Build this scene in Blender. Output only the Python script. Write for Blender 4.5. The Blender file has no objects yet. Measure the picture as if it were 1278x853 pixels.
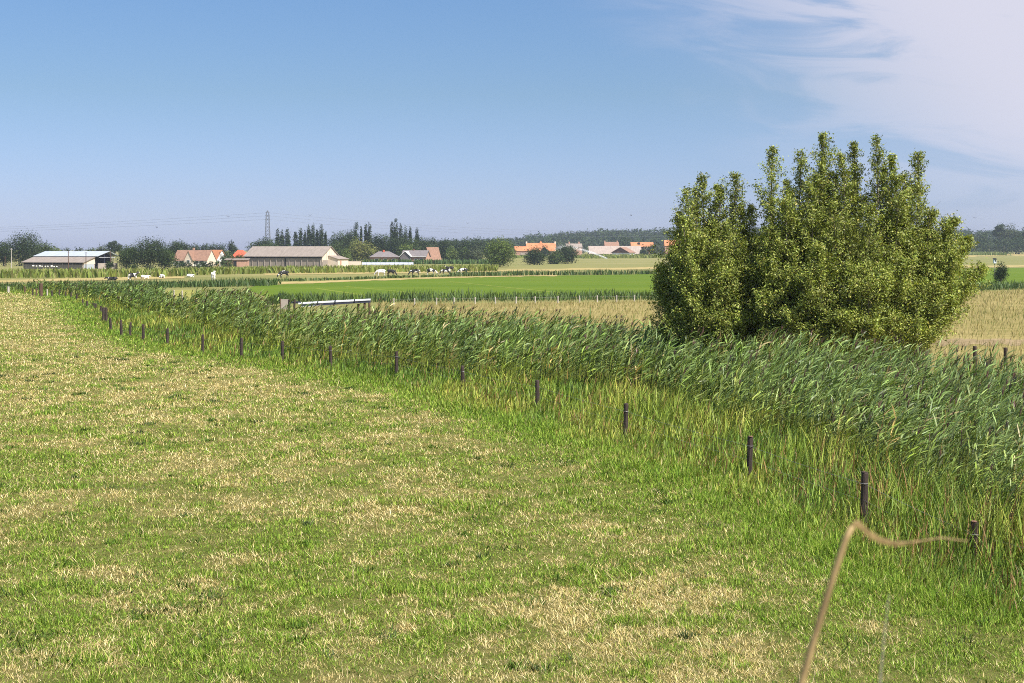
import bpy, bmesh, math, random
import numpy as np
from mathutils import Vector, Matrix

random.seed(7)
RNG = np.random.default_rng(7)
scene = bpy.context.scene
COL = scene.collection
R = math.radians

# ------------------------------------------------------------------ camera model used to lay the place out
F, CX, HZ, H = 1775.0, 639.0, 315.0, 5.5


def terr(x, y):
    """height of the land: flat polder, rising gently towards the wooded dunes far behind"""
    y = np.asarray(y, float)
    t = np.clip((y - 620.0) / 900.0, 0, 1.4)
    return 6.0 * t


def gy(py):
    return F * H / (py - HZ)


def G(px, py):
    Y = gy(py)
    return ((px - CX) / F * Y, Y)


def X(px, Y):
    return (px - CX) / F * Y


def Z(py, Y):
    return H - (py - HZ) / F * Y


def ytop(py, h):
    return F * (H - h) / (py - HZ)


# ------------------------------------------------------------------ object helpers
def tag(o, label=None, cat=None, group=None, kind=None):
    if label: o['label'] = label
    if cat: o['category'] = cat
    if group: o['group'] = group
    if kind: o['kind'] = kind
    return o


def empty(name, loc=(0, 0, 0), rz=0.0, label=None, cat=None, group=None):
    o = bpy.data.objects.new(name, None)
    COL.objects.link(o)
    o.location = loc
    o.rotation_euler = (0, 0, rz)
    o.empty_display_size = 0.2
    return tag(o, label, cat, group)


def link(name, mesh, mat=None, parent=None, loc=(0, 0, 0), rz=0.0):
    o = bpy.data.objects.new(name, mesh)
    COL.objects.link(o)
    if mat is not None and len(mesh.materials) == 0:
        mesh.materials.append(mat)
    o.location = loc
    o.rotation_euler = (0, 0, rz)
    if parent is not None:
        o.parent = parent
    return o


def tri_mesh(name, V, T, C=None, smooth=False):
    """mesh from numpy arrays of vertices, triangles (or quads) and per-vertex colours"""
    V = np.ascontiguousarray(V, np.float32)
    T = np.ascontiguousarray(T, np.int32)
    k = T.shape[1]
    me = bpy.data.meshes.new(name)
    me.vertices.add(len(V))
    me.vertices.foreach_set('co', V.ravel())
    me.loops.add(T.size)
    me.loops.foreach_set('vertex_index', T.ravel())
    me.polygons.add(len(T))
    me.polygons.foreach_set('loop_start', np.arange(0, T.size, k, dtype=np.int32))
    try:
        me.polygons.foreach_set('loop_total', np.full(len(T), k, np.int32))
    except Exception:
        pass
    if smooth:
        me.polygons.foreach_set('use_smooth', np.ones(len(T), bool))
    if C is not None:
        a = me.color_attributes.new('Col', 'FLOAT_COLOR', 'POINT')
        c4 = np.ones((len(V), 4), np.float32)
        c4[:, :3] = C
        a.data.foreach_set('color', c4.ravel())
    me.update(calc_edges=True)
    return me


class MB:
    """collects boxes, prisms and tubes, then links them as one mesh object"""
    def __init__(s):
        s.v, s.f = [], []

    def add(s, vs, fs):
        b = len(s.v)
        s.v += [tuple(v) for v in vs]
        s.f += [tuple(i + b for i in f) for f in fs]
        return s

    def box(s, c, d, m=None):
        hx, hy, hz = d[0] / 2, d[1] / 2, d[2] / 2
        vs = [Vector((sx * hx, sy * hy, sz * hz)) for sz in (-1, 1) for sx, sy in ((-1, -1), (1, -1), (1, 1), (-1, 1))]
        if m is not None: vs = [m @ v for v in vs]
        vs = [v + Vector(c) for v in vs]
        return s.add(vs, [(3, 2, 1, 0), (4, 5, 6, 7), (0, 1, 5, 4), (1, 2, 6, 5), (2, 3, 7, 6), (3, 0, 4, 7)])

    def slab(s, pts, thick):
        """a planar polygon given thickness along its normal"""
        P = [Vector(p) for p in pts]
        n = (P[1] - P[0]).cross(P[2] - P[0]).normalized() * thick
        k = len(P)
        vs = P + [p + n for p in P]
        fs = [tuple(range(k - 1, -1, -1)), tuple(range(k, 2 * k))] + [(i, (i + 1) % k, k + (i + 1) % k, k + i) for i in range(k)]
        return s.add(vs, fs)

    def tube(s, pts, rad, n=8, cap=True):
        P = [Vector(p) for p in pts]
        rad = rad if isinstance(rad, (list, tuple)) else [rad] * len(P)
        vs, fs = [], []
        ref = Vector((0.13, 0.31, 0.94))
        for i, p in enumerate(P):
            t = (P[min(i + 1, len(P) - 1)] - P[max(i - 1, 0)]).normalized()
            a = t.cross(ref)
            if a.length < 1e-3: a = t.cross(Vector((1, 0, 0)))
            a.normalize(); b = t.cross(a).normalized()
            for k in range(n):
                w = 2 * math.pi * k / n
                vs.append(p + (a * math.cos(w) + b * math.sin(w)) * rad[i])
        for i in range(len(P) - 1):
            for k in range(n):
                k2 = (k + 1) % n
                fs.append((i * n + k, i * n + k2, (i + 1) * n + k2, (i + 1) * n + k))
        if cap:
            fs.append(tuple(range(n - 1, -1, -1)))
            fs.append(tuple((len(P) - 1) * n + k for k in range(n)))
        return s.add(vs, fs)

    def build(s, name, mat, parent=None, loc=(0, 0, 0), rz=0.0, bevel=0.0, smooth=False):
        me = bpy.data.meshes.new(name)
        me.from_pydata(s.v, [], s.f)
        bm = bmesh.new(); bm.from_mesh(me)
        bmesh.ops.recalc_face_normals(bm, faces=bm.faces)
        if bevel: bmesh.ops.bevel(bm, geom=bm.edges[:], offset=bevel, segments=1, affect='EDGES', clamp_overlap=True)
        if smooth:
            for f in bm.faces: f.smooth = True
        bm.to_mesh(me); bm.free()
        return link(name, me, mat, parent, loc, rz)


# ------------------------------------------------------------------ noise on numpy arrays
def vnoise(x, y, seed=0):
    x = np.asarray(x, float); y = np.asarray(y, float)
    xi = np.floor(x).astype(np.int64); yi = np.floor(y).astype(np.int64)
    xf = x - xi; yf = y - yi
    u = xf * xf * (3 - 2 * xf); v = yf * yf * (3 - 2 * yf)

    def h(a, b):
        n = (a * 374761393 + b * 668265263 + seed * 1442695041) & 0x7fffffff
        n = ((n ^ (n >> 13)) * 1274126177) & 0x7fffffff
        n = (n ^ (n >> 16)) & 0xffff
        return n / 65535.0
    return (h(xi, yi) * (1 - u) + h(xi + 1, yi) * u) * (1 - v) + (h(xi, yi + 1) * (1 - u) + h(xi + 1, yi + 1) * u) * v


def fbm(x, y, seed=0, octaves=3):
    s, a, t = 0.0, 1.0, 0.0
    for o in range(octaves):
        s = s + a * vnoise(x * 2 ** o, y * 2 ** o, seed + 17 * o); t += a; a *= 0.55
    return s / t


def sstep(a, b, x):
    t = np.clip((np.asarray(x, float) - a) / (b - a), 0, 1)
    return t * t * (3 - 2 * t)


def inside(px, py, poly):
    c = np.zeros(len(px), bool)
    n = len(poly)
    for i in range(n):
        x1, y1 = poly[i]; x2, y2 = poly[(i + 1) % n]
        if y1 == y2: continue
        k = ((y1 > py) != (y2 > py)) & (px < (x2 - x1) * (py - y1) / (y2 - y1) + x1)
        c ^= k
    return c


# ------------------------------------------------------------------ materials
def newmat(name):
    m = bpy.data.materials.new(name)
    m.use_nodes = True
    nt = m.node_tree
    nt.nodes.clear()
    out = nt.nodes.new('ShaderNodeOutputMaterial')
    return m, nt, out


def N(nt, t, **kw):
    n = nt.nodes.new(t)
    for k, v in kw.items():
        if hasattr(n, k) and not k.startswith('i_'): setattr(n, k, v)
    return n


def leaf_mat(name, rough=0.5, spec=0.3, trans=0.3, tint=(1.15, 1.2, 0.6)):
    """foliage: colour from the leaf's own attribute, part of the light passes through"""
    m, nt, out = newmat(name)
    at = N(nt, 'ShaderNodeAttribute'); at.attribute_name = 'Col'
    p = N(nt, 'ShaderNodeBsdfPrincipled')
    p.inputs['Roughness'].default_value = rough
    p.inputs['Specular IOR Level'].default_value = spec
    nt.links.new(at.outputs['Color'], p.inputs['Base Color'])
    tr = N(nt, 'ShaderNodeBsdfTranslucent')
    mx = N(nt, 'ShaderNodeMix'); mx.data_type = 'RGBA'; mx.blend_type = 'MULTIPLY'
    mx.inputs[0].default_value = 1.0
    nt.links.new(at.outputs['Color'], mx.inputs[6])
    mx.inputs[7].default_value = (*tint, 1)
    nt.links.new(mx.outputs[2], tr.inputs['Color'])
    ms = N(nt, 'ShaderNodeMixShader'); ms.inputs[0].default_value = trans
    nt.links.new(p.outputs[0], ms.inputs[1]); nt.links.new(tr.outputs[0], ms.inputs[2])
    nt.links.new(ms.outputs[0], out.inputs['Surface'])
    return m


def rough_mat(name, col, rough=0.8, var=0.25, scale=2.0, stretch=(1, 1, 1), bump=0.0, metal=0.0, col2=None, spec=0.3):
    """a weathered solid colour: two scales of object-space noise mixed into the albedo"""
    m, nt, out = newmat(name)
    tc = N(nt, 'ShaderNodeTexCoord')
    mp = N(nt, 'ShaderNodeMapping'); mp.inputs['Scale'].default_value = stretch
    nt.links.new(tc.outputs['Object'], mp.inputs[0])
    n1 = N(nt, 'ShaderNodeTexNoise'); n1.inputs['Scale'].default_value = scale; n1.inputs['Detail'].default_value = 6; n1.inputs['Roughness'].default_value = 0.65
    nt.links.new(mp.outputs[0], n1.inputs['Vector'])
    rp = N(nt, 'ShaderNodeValToRGB')
    a = [c * (1 - var) for c in col]
    b = list(col2) if col2 else [min(1, c * (1 + var)) for c in col]
    rp.color_ramp.elements[0].position = 0.3; rp.color_ramp.elements[0].color = (*a, 1)
    rp.color_ramp.elements[1].position = 0.7; rp.color_ramp.elements[1].color = (*b, 1)
    nt.links.new(n1.outputs['Fac'], rp.inputs[0])
    p = N(nt, 'ShaderNodeBsdfPrincipled')
    p.inputs['Roughness'].default_value = rough
    p.inputs['Metallic'].default_value = metal
    p.inputs['Specular IOR Level'].default_value = spec
    nt.links.new(rp.outputs[0], p.inputs['Base Color'])
    if bump:
        bp = N(nt, 'ShaderNodeBump'); bp.inputs['Strength'].default_value = bump; bp.inputs['Distance'].default_value = 0.05
        nt.links.new(n1.outputs['Fac'], bp.inputs['Height']); nt.links.new(bp.outputs[0], p.inputs['Normal'])
    nt.links.new(p.outputs[0], out.inputs['Surface'])
    return m


def field_mat(name, cols, scales=(0.05, 0.6, 6.0), stretch=(1, 1, 1), attr=False, bump=0.5):
    """ground cover: three scales of noise choosing between three plant/soil colours"""
    m, nt, out = newmat(name)
    tc = N(nt, 'ShaderNodeTexCoord')
    mp = N(nt, 'ShaderNodeMapping'); mp.inputs['Scale'].default_value = stretch
    nt.links.new(tc.outputs['Object'], mp.inputs[0])
    ns = []
    for s in scales:
        n = N(nt, 'ShaderNodeTexNoise'); n.inputs['Scale'].default_value = s; n.inputs['Detail'].default_value = 5; n.inputs['Roughness'].default_value = 0.7
        nt.links.new(mp.outputs[0], n.inputs['Vector']); ns.append(n)
    ad = N(nt, 'ShaderNodeMath'); ad.operation = 'ADD'
    nt.links.new(ns[0].outputs['Fac'], ad.inputs[0]); nt.links.new(ns[1].outputs['Fac'], ad.inputs[1])
    ad2 = N(nt, 'ShaderNodeMath'); ad2.operation = 'ADD'
    nt.links.new(ad.outputs[0], ad2.inputs[0]); nt.links.new(ns[2].outputs['Fac'], ad2.inputs[1])
    dv = N(nt, 'ShaderNodeMath'); dv.operation = 'DIVIDE'; dv.inputs[1].default_value = 3.0
    nt.links.new(ad2.outputs[0], dv.inputs[0])
    rp = N(nt, 'ShaderNodeValToRGB')
    e = rp.color_ramp.elements
    e[0].position = 0.36; e[0].color = (*cols[0], 1)
    e[1].position = 0.64; e[1].color = (*cols[2], 1)
    k = e.new(0.5); k.color = (*cols[1], 1)
    nt.links.new(dv.outputs[0], rp.inputs[0])
    last = rp.outputs[0]
    if attr:
        at = N(nt, 'ShaderNodeAttribute'); at.attribute_name = 'Col'
        mx = N(nt, 'ShaderNodeMix'); mx.data_type = 'RGBA'; mx.inputs[0].default_value = 0.55
        nt.links.new(last, mx.inputs[6]); nt.links.new(at.outputs['Color'], mx.inputs[7])
        last = mx.outputs[2]
    p = N(nt, 'ShaderNodeBsdfPrincipled')
    p.inputs['Roughness'].default_value = 0.95
    p.inputs['Specular IOR Level'].default_value = 0.05
    nt.links.new(last, p.inputs['Base Color'])
    if bump:
        bp = N(nt, 'ShaderNodeBump'); bp.inputs['Strength'].default_value = bump; bp.inputs['Distance'].default_value = 0.08
        nt.links.new(ns[2].outputs['Fac'], bp.inputs['Height']); nt.links.new(bp.outputs[0], p.inputs['Normal'])
    nt.links.new(p.outputs[0], out.inputs['Surface'])
    return m


def hide_mat(name, thr):
    """cow hide: black and white patches, different on every animal"""
    m, nt, out = newmat(name)
    tc = N(nt, 'ShaderNodeTexCoord'); oi = N(nt, 'ShaderNodeObjectInfo')
    ml = N(nt, 'ShaderNodeMath'); ml.operation = 'MULTIPLY'; ml.inputs[1].default_value = 37.0
    nt.links.new(oi.outputs['Random'], ml.inputs[0])
    ad = N(nt, 'ShaderNodeVectorMath'); ad.operation = 'ADD'
    nt.links.new(tc.outputs['Object'], ad.inputs[0]); nt.links.new(ml.outputs[0], ad.inputs[1])
    n = N(nt, 'ShaderNodeTexNoise'); n.inputs['Scale'].default_value = 1.25; n.inputs['Detail'].default_value = 1.5
    nt.links.new(ad.outputs[0], n.inputs['Vector'])
    rp = N(nt, 'ShaderNodeValToRGB'); e = rp.color_ramp.elements
    e[0].position = thr; e[0].color = (0.012, 0.011, 0.011, 1)
    e[1].position = thr + 0.02; e[1].color = (0.78, 0.75, 0.7, 1)
    nt.links.new(n.outputs['Fac'], rp.inputs[0])
    p = N(nt, 'ShaderNodeBsdfPrincipled'); p.inputs['Roughness'].default_value = 0.7
    nt.links.new(rp.outputs[0], p.inputs['Base Color']); nt.links.new(p.outputs[0], out.inputs['Surface'])
    return m


M = {
    'grass': leaf_mat('grass_blades', 0.6, 0.10, 0.2, (1.1, 1.2, 0.4)),
    'reed': leaf_mat('reed_leaves', 0.45, 0.3, 0.16, (1.1, 1.2, 0.4)),
    'sedge': leaf_mat('sedge_blades', 0.5, 0.2, 0.2, (1.1, 1.2, 0.4)),
    'willow': leaf_mat('willow_leaves', 0.48, 0.28, 0.22, (1.2, 1.2, 0.4)),
    'tree': leaf_mat('tree_leaves', 0.6, 0.2, 0.2),
    'crop': leaf_mat('crop_leaves', 0.55, 0.2, 0.25),
    'bark': rough_mat('willow_bark', (0.17, 0.145, 0.105), 0.9, 0.4, 6, (1, 1, 0.3), 0.5),
    'post': rough_mat('dark_post_wood', (0.035, 0.026, 0.022), 0.85, 0.5, 14, (1, 1, 0.15), 0.6, col2=(0.085, 0.06, 0.05)),
    'postcut': rough_mat('cut_post_wood', (0.20, 0.11, 0.075), 0.85, 0.4, 20),
    'palepost': rough_mat('pale_post_wood', (0.42, 0.38, 0.33), 0.85, 0.25, 8, (1, 1, 0.2)),
    'brownpost': rough_mat('brown_post_wood', (0.10, 0.06, 0.04), 0.85, 0.4, 8, (1, 1, 0.2)),
    'wire': rough_mat('galvanised_wire', (0.28, 0.27, 0.26), 0.5, 0.1, 5, metal=0.5),
    'galv': rough_mat('galvanised_steel', (0.60, 0.62, 0.66), 0.45, 0.3, 2, metal=0.25),
    'darksteel': rough_mat('dark_steel', (0.03, 0.035, 0.06), 0.6, 0.3, 3),
    'straw': rough_mat('dry_reed_straw', (0.27, 0.18, 0.085), 0.7, 0.4, 14, (3, 3, 0.5), col2=(0.46, 0.33, 0.155)),
    'greystraw': rough_mat('bleached_straw', (0.27, 0.26, 0.19), 0.7, 0.25, 9),
    'black': rough_mat('near_black', (0.012, 0.012, 0.014), 0.8, 0.2, 1),
    'glass': rough_mat('window_glass', (0.03, 0.04, 0.05), 0.15, 0.2, 1, spec=0.6),
    'white': rough_mat('white_render', (0.72, 0.71, 0.68), 0.8, 0.08, 0.6),
    'cream': rough_mat('cream_render', (0.66, 0.56, 0.45), 0.85, 0.10, 0.5),
    'concrete': rough_mat('concrete_panel', (0.36, 0.31, 0.27), 0.9, 0.22, 0.5, (1, 1, 2)),
    'greypanel': rough_mat('grey_brown_boards', (0.29, 0.245, 0.205), 0.9, 0.25, 0.6, (3, 3, 0.3)),
    'fibre': rough_mat('fibre_cement_roof', (0.25, 0.21, 0.18), 0.9, 0.2, 0.7, (2, 0.6, 0.6)),
    'fibre2': rough_mat('pale_fibre_roof', (0.33, 0.27, 0.23), 0.9, 0.2, 0.7, (2, 0.6, 0.6)),
    'bluesteel': rough_mat('blue_grey_sheet_roof', (0.38, 0.42, 0.46), 0.5, 0.14, 0.5, (2, 0.5, 0.5)),
    'tilebrown': rough_mat('brown_roof_tiles', (0.25, 0.145, 0.10), 0.85, 0.25, 1.2),
    'tilered': rough_mat('red_roof_tiles', (0.50, 0.105, 0.055), 0.8, 0.15, 1.0),
    'tileorange': rough_mat('orange_roof_tiles', (0.45, 0.185, 0.085), 0.85, 0.22, 0.35),
    'tilegrey': rough_mat('grey_roof_tiles', (0.17, 0.15, 0.15), 0.85, 0.2, 1.0),
    'brick': rough_mat('pinkish_brick', (0.42, 0.25, 0.18), 0.9, 0.2, 0.8),
    'darktimber': rough_mat('dark_stained_boards', (0.13, 0.06, 0.04), 0.85, 0.3, 0.8),
    'lattice': rough_mat('pylon_steel', (0.16, 0.17, 0.2), 0.6, 0.1, 0.5, metal=0.3),
    'bird': rough_mat('bird_plumage', (0.05, 0.05, 0.06), 0.7, 0.3, 8),
    'water': rough_mat('water_spray', (0.85, 0.87, 0.9), 0.3, 0.03, 1),
    'hidepied': hide_mat('pied_hide', 0.5), 'hidewhite': hide_mat('white_hide', 0.33), 'hideblack': hide_mat('black_hide', 0.62),
    'bluebox': rough_mat('pale_painted_board', (0.6, 0.64, 0.72), 0.7, 0.1, 3),
    'greenhouse': rough_mat('pale_sheeting', (0.38, 0.41, 0.46), 0.5, 0.12, 0.6),
}

# ------------------------------------------------------------------ camera
cd = bpy.data.cameras.new('camera')
cam = bpy.data.objects.new('camera', cd)
COL.objects.link(cam)
cam.location = (0, 0, H)
cam.rotation_euler = (R(90), 0, 0)
cd.sensor_width = 36.0
cd.lens = F / 1278.0 * 36.0
cd.shift_y = -(426.5 - HZ) / 1278.0
cd.clip_start = 0.1
cd.clip_end = 20000
cd.dof.use_dof = True
cd.dof.focus_distance = 34.0
cd.dof.aperture_fstop = 8.0
scene.camera = cam

# ------------------------------------------------------------------ light
SUN_AZ, SUN_EL = R(132), R(52)          # clockwise from the view direction: high on the right, a little behind the viewer
sd = Vector((math.sin(SUN_AZ) * math.cos(SUN_EL), math.cos(SUN_AZ) * math.cos(SUN_EL), math.sin(SUN_EL)))
sl = bpy.data.lights.new('sun', 'SUN')
sl.energy = 4.6
sl.angle = R(0.53)
sl.color = (1.0, 0.95, 0.87)
so = bpy.data.objects.new('sun', sl)
COL.objects.link(so)
so.rotation_euler = (-sd).to_track_quat('-Z', 'Y').to_euler()
so.location = (60, -20, 80)

w = bpy.data.worlds.new('World')
scene.world = w
w.use_nodes = True
nt = w.node_tree
nt.nodes.clear()
wo = nt.nodes.new('ShaderNodeOutputWorld')
bg = nt.nodes.new('ShaderNodeBackground')
sky = nt.nodes.new('ShaderNodeTexSky')
sky.sky_type = 'NISHITA'
sky.sun_disc = False
sky.sun_elevation = SUN_EL
sky.sun_rotation = SUN_AZ
sky.altitude = 0
sky.air_density = 1.0
sky.dust_density = 0.6
sky.ozone_density = 2.0
bg.inputs['Strength'].default_value = 0.104
tc = nt.nodes.new('ShaderNodeTexCoord')
sx = nt.nodes.new('ShaderNodeSeparateXYZ')
nt.links.new(tc.outputs['Generated'], sx.inputs[0])


def math_node(op, a, b=None, c=None):
    n = nt.nodes.new('ShaderNodeMath'); n.operation = op
    for i, v in enumerate((a, b, c)):
        if v is None: continue
        if isinstance(v, (int, float)): n.inputs[i].default_value = v
        else: nt.links.new(v, n.inputs[i])
    return n.outputs[0]


def maprange(v, a, b, c=0.0, d=1.0):
    n = nt.nodes.new('ShaderNodeMapRange'); n.interpolation_type = 'SMOOTHERSTEP'
    nt.links.new(v, n.inputs['Value'])
    for k, q in (('From Min', a), ('From Max', b), ('To Min', c), ('To Max', d)):
        n.inputs[k].default_value = q
    return n.outputs[0]


az = math_node('ARCTAN2', sx.outputs[0], sx.outputs[1])        # 0 = north of the view, grows to the right
el = math_node('ARCSINE', sx.outputs[2])
cv = nt.nodes.new('ShaderNodeCombineXYZ')
nt.links.new(math_node('MULTIPLY', az, 5.0), cv.inputs[0])
nt.links.new(math_node('MULTIPLY', math_node('ADD', el, math_node('MULTIPLY', az, 0.12)), 24.0), cv.inputs[1])
n1 = nt.nodes.new('ShaderNodeTexNoise')
n1.inputs['Scale'].default_value = 1.5; n1.inputs['Detail'].default_value = 9; n1.inputs['Roughness'].default_value = 0.6; n1.inputs['Distortion'].default_value = 0.8
nt.links.new(cv.outputs[0], n1.inputs['Vector'])
# thin veil of cirrus that thickens towards the right-hand sky, its edge slanting up to the left
edge = math_node('ADD', az, math_node('MULTIPLY', el, 1.05))
gate = maprange(edge, 0.15, 0.52)
low = maprange(el, 0.01, 0.09)
body = math_node('MULTIPLY', gate, math_node('ADD', math_node('MULTIPLY', low, 0.70), 0.30))
wisps = maprange(math_node('ADD', n1.outputs['Fac'], math_node('MULTIPLY', gate, 0.30)), 0.46, 0.76)
cl = math_node('MULTIPLY', body, math_node('ADD', math_node('MULTIPLY', wisps, 0.72), 0.26))
tint = nt.nodes.new('ShaderNodeMix'); tint.data_type = 'RGBA'; tint.blend_type = 'MULTIPLY'; tint.inputs[0].default_value = 1.0
nt.links.new(sky.outputs[0], tint.inputs[6]); 
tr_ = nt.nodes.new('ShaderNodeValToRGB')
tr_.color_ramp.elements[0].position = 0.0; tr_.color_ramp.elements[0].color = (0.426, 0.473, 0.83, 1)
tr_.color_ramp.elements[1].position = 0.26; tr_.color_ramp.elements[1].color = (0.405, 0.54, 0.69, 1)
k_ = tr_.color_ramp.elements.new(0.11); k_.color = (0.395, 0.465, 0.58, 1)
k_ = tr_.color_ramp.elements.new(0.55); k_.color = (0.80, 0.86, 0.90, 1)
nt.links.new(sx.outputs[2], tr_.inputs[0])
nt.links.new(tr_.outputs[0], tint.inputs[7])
SKY_TINT = tint
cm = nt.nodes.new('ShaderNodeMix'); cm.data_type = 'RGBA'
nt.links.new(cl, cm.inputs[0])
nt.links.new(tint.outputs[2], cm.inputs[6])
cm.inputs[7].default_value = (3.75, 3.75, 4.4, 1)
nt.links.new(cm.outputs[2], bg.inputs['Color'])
nt.links.new(bg.outputs[0], wo.inputs['Surface'])

# ------------------------------------------------------------------ lines that divide the land (photograph ground points turned into metres)
LAWN = [(1500, 800), (1278, 772), (1180, 742), (1080, 702), (1000, 657), (900, 612), (800, 575), (744, 556), (681, 537), (569, 508), (506, 487),
        (420, 469), (359, 460), (293, 450), (213, 437), (160, 424), (125, 410), (100, 388), (85, 374), (60, 368), (0, 365), (-120, 362)]
LAWN_XY = np.array([(14.0, 9.0)] + [G(*p) for p in LAWN])
FR = [(1278, 612, 1.3), (1150, 568, 1.3), (1000, 518, 1.2), (900, 494, 1.1), (800, 472, 1.0), (600, 454, 0.95), (450, 437, 0.95), (360, 426, 0.95), (300, 413, 1.0), (200, 387, 1.1), (120, 367, 1.2)]
FR_XY = np.array([(15.5, 11.0), (11.6, 20.0)] + [(X(p, ytop(y, h)), ytop(y, h)) for p, y, h in FR] + [G(85, 372), G(60, 366.5), G(0, 364), G(-120, 361)])
RB = [(1278, 452, 2.25), (1150, 440, 2.25), (1000, 427, 2.25), (800, 403, 2.2), (560, 388, 2.2), (460, 385.5, 2.2), (350, 384, 2.2), (330, 375, 2.2), (300, 362, 2.2),
      (242, 362, 2.2), (234, 373, 1.8), (205, 366, 1.9), (190, 354, 2.0), (120, 351, 1.9), (60, 351, 1.5), (-20, 352, 1.4), (-120, 352, 1.4)]
RB_XY = np.array([(24, 22), (18.5, 31)] + [(X(p, ytop(y, h)), ytop(y, h)) for p, y, h in RB])


def lawn_x(y):
    return np.interp(y, LAWN_XY[:, 1], LAWN_XY[:, 0])


def fr_x(y):
    return np.interp(y, FR_XY[:, 1], FR_XY[:, 0])


REED_POLY = [tuple(p) for p in FR_XY] + [tuple(p) for p in RB_XY[::-1]]


def vivid(x, y):
    """scattered patches of vivid regrowth"""
    return sstep(0.60, 0.72, fbm(x / 1.15, y / 1.0, 57, 3)) * (1 - 0.6 * sstep(30, 110, y))


def greenness(x, y):
    """share of fresh green among the straw of the cut meadow, patchy"""
    g = 0.36 * fbm(x / 2.6, y / 3.4, 3, 3) + 0.34 * fbm(x / 0.75, y / 0.9, 11, 2) + 0.30 * vnoise(x / 0.22, y / 0.26, 19)
    near = 1 - sstep(18, 80, y)
    g = g + 0.10 * near - 0.05
    lush = 1 - sstep(0.2, 4.5, lawn_x(y) - x)
    g = g + 0.16 * lush + 0.02 + 0.16 * vivid(x, y)
    return np.clip(sstep(0.33, 0.72, g), 0.08, 0.86)


STRAW = np.array([(0.58, 0.465, 0.215), (0.72, 0.61, 0.34), (0.42, 0.32, 0.125), (0.54, 0.455, 0.19)])
FRESH = np.array([(0.155, 0.265, 0.026), (0.215, 0.325, 0.038), (0.105, 0.195, 0.02), (0.30, 0.37, 0.065)])

# ------------------------------------------------------------------ ground (setting)
gx = np.concatenate([np.linspace(-3000, -160, 12), np.linspace(-120, 120, 13), np.linspace(160, 3000, 12)])
gyv = np.concatenate([np.array([-400, -40]), np.linspace(0, 600, 13), np.linspace(640, 1700, 18), np.array([2500, 4000, 8000])])
XX, YY = np.meshgrid(gx, gyv)
V = np.stack([XX.ravel(), YY.ravel(), terr(XX, YY).ravel()], 1)
nx, ny = len(gx), len(gyv)
ii, jj = np.meshgrid(np.arange(nx - 1), np.arange(ny - 1))
b0 = (jj * nx + ii).ravel()
T = np.stack([b0, b0 + 1, b0 + nx + 1, b0 + nx], 1)
o = link('ground', tri_mesh('ground', V, T), field_mat('pasture', [(0.11, 0.13, 0.035), (0.19, 0.185, 0.065), (0.28, 0.235, 0.11)], (0.012, 0.06, 1.2), (0.5, 1.6, 1)))
tag(o, 'flat green and tan polder pasture stretching to the wooded horizon', 'ground', kind='structure')


def sheet(name, pts, z, mat, label, cat='field'):
    V = [(x, y, float(terr(x, y)) + z) for x, y in pts]
    me = bpy.data.meshes.new(name)
    me.from_pydata(V, [], [tuple(range(len(V)))])
    bm = bmesh.new(); bm.from_mesh(me)
    bmesh.ops.recalc_face_normals(bm, faces=bm.faces)
    for f in bm.faces:
        if f.normal.z < 0: f.normal_flip()
    bmesh.ops.triangulate(bm, faces=bm.faces[:])
    bm.to_mesh(me); bm.free()
    o = link(name, me, mat)
    return tag(o, label, cat, kind='structure')


# the near cut meadow, a fine grid whose straw/green patches match its blades
lx = np.arange(-130, 16, 0.6); ly = np.concatenate([np.arange(8, 60, 0.6), np.arange(60, 222, 1.2)])
XX, YY = np.meshgrid(lx, ly)
XX = np.minimum(XX, lawn_x(YY) + 1.2)
g = greenness(XX.ravel(), YY.ravel())
C = (1 - g)[:, None] * np.array([0.24, 0.19, 0.08]) + g[:, None] * np.array([0.07, 0.105, 0.014])
V = np.stack([XX.ravel(), YY.ravel(), np.full(XX.size, 0.012) + 0.05 * (fbm(XX.ravel() / 2.0, YY.ravel() / 2.0, 5) - 0.2).clip(0)], 1)
nx, ny = len(lx), len(ly)
ii, jj = np.meshgrid(np.arange(nx - 1), np.arange(ny - 1))
b0 = (jj * nx + ii).ravel()
T = np.stack([b0, b0 + 1, b0 + nx + 1, b0 + nx], 1)
q = V[T][:, :, 0]
T = T[(q.max(1) - q.min(1)) > 1e-4]
o = link('meadow', tri_mesh('meadow', V, T, C, True), field_mat('cut_meadow_soil', [(0.045, 0.07, 0.012), (0.17, 0.175, 0.045), (0.44, 0.37, 0.16)], (0.5, 7.0, 40.0), (1, 1, 1), True, 0.8))
tag(o, 'cut meadow of straw-coloured and green patches in front of the fence', 'meadow', kind='structure')

# the grassy bank the viewer stands on, below the picture
V, T = [], []
prof = [(-9, 0.0), (-4, 3.75), (3.2, 3.75), (9.2, 0.02)]
for yb, zb in prof:
    for xb in (-60, 60): V.append((xb, yb, zb))
for k in range(3): T.append((2 * k, 2 * k + 1, 2 * k + 3, 2 * k + 2))
o = link('bank', tri_mesh('bank', V, T), field_mat('bank_grass', [(0.08, 0.1, 0.025), (0.16, 0.15, 0.05), (0.3, 0.24, 0.11)], (0.4, 3, 22)))
tag(o, 'grassy bank the view is taken from', 'bank', kind='structure')

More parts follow.
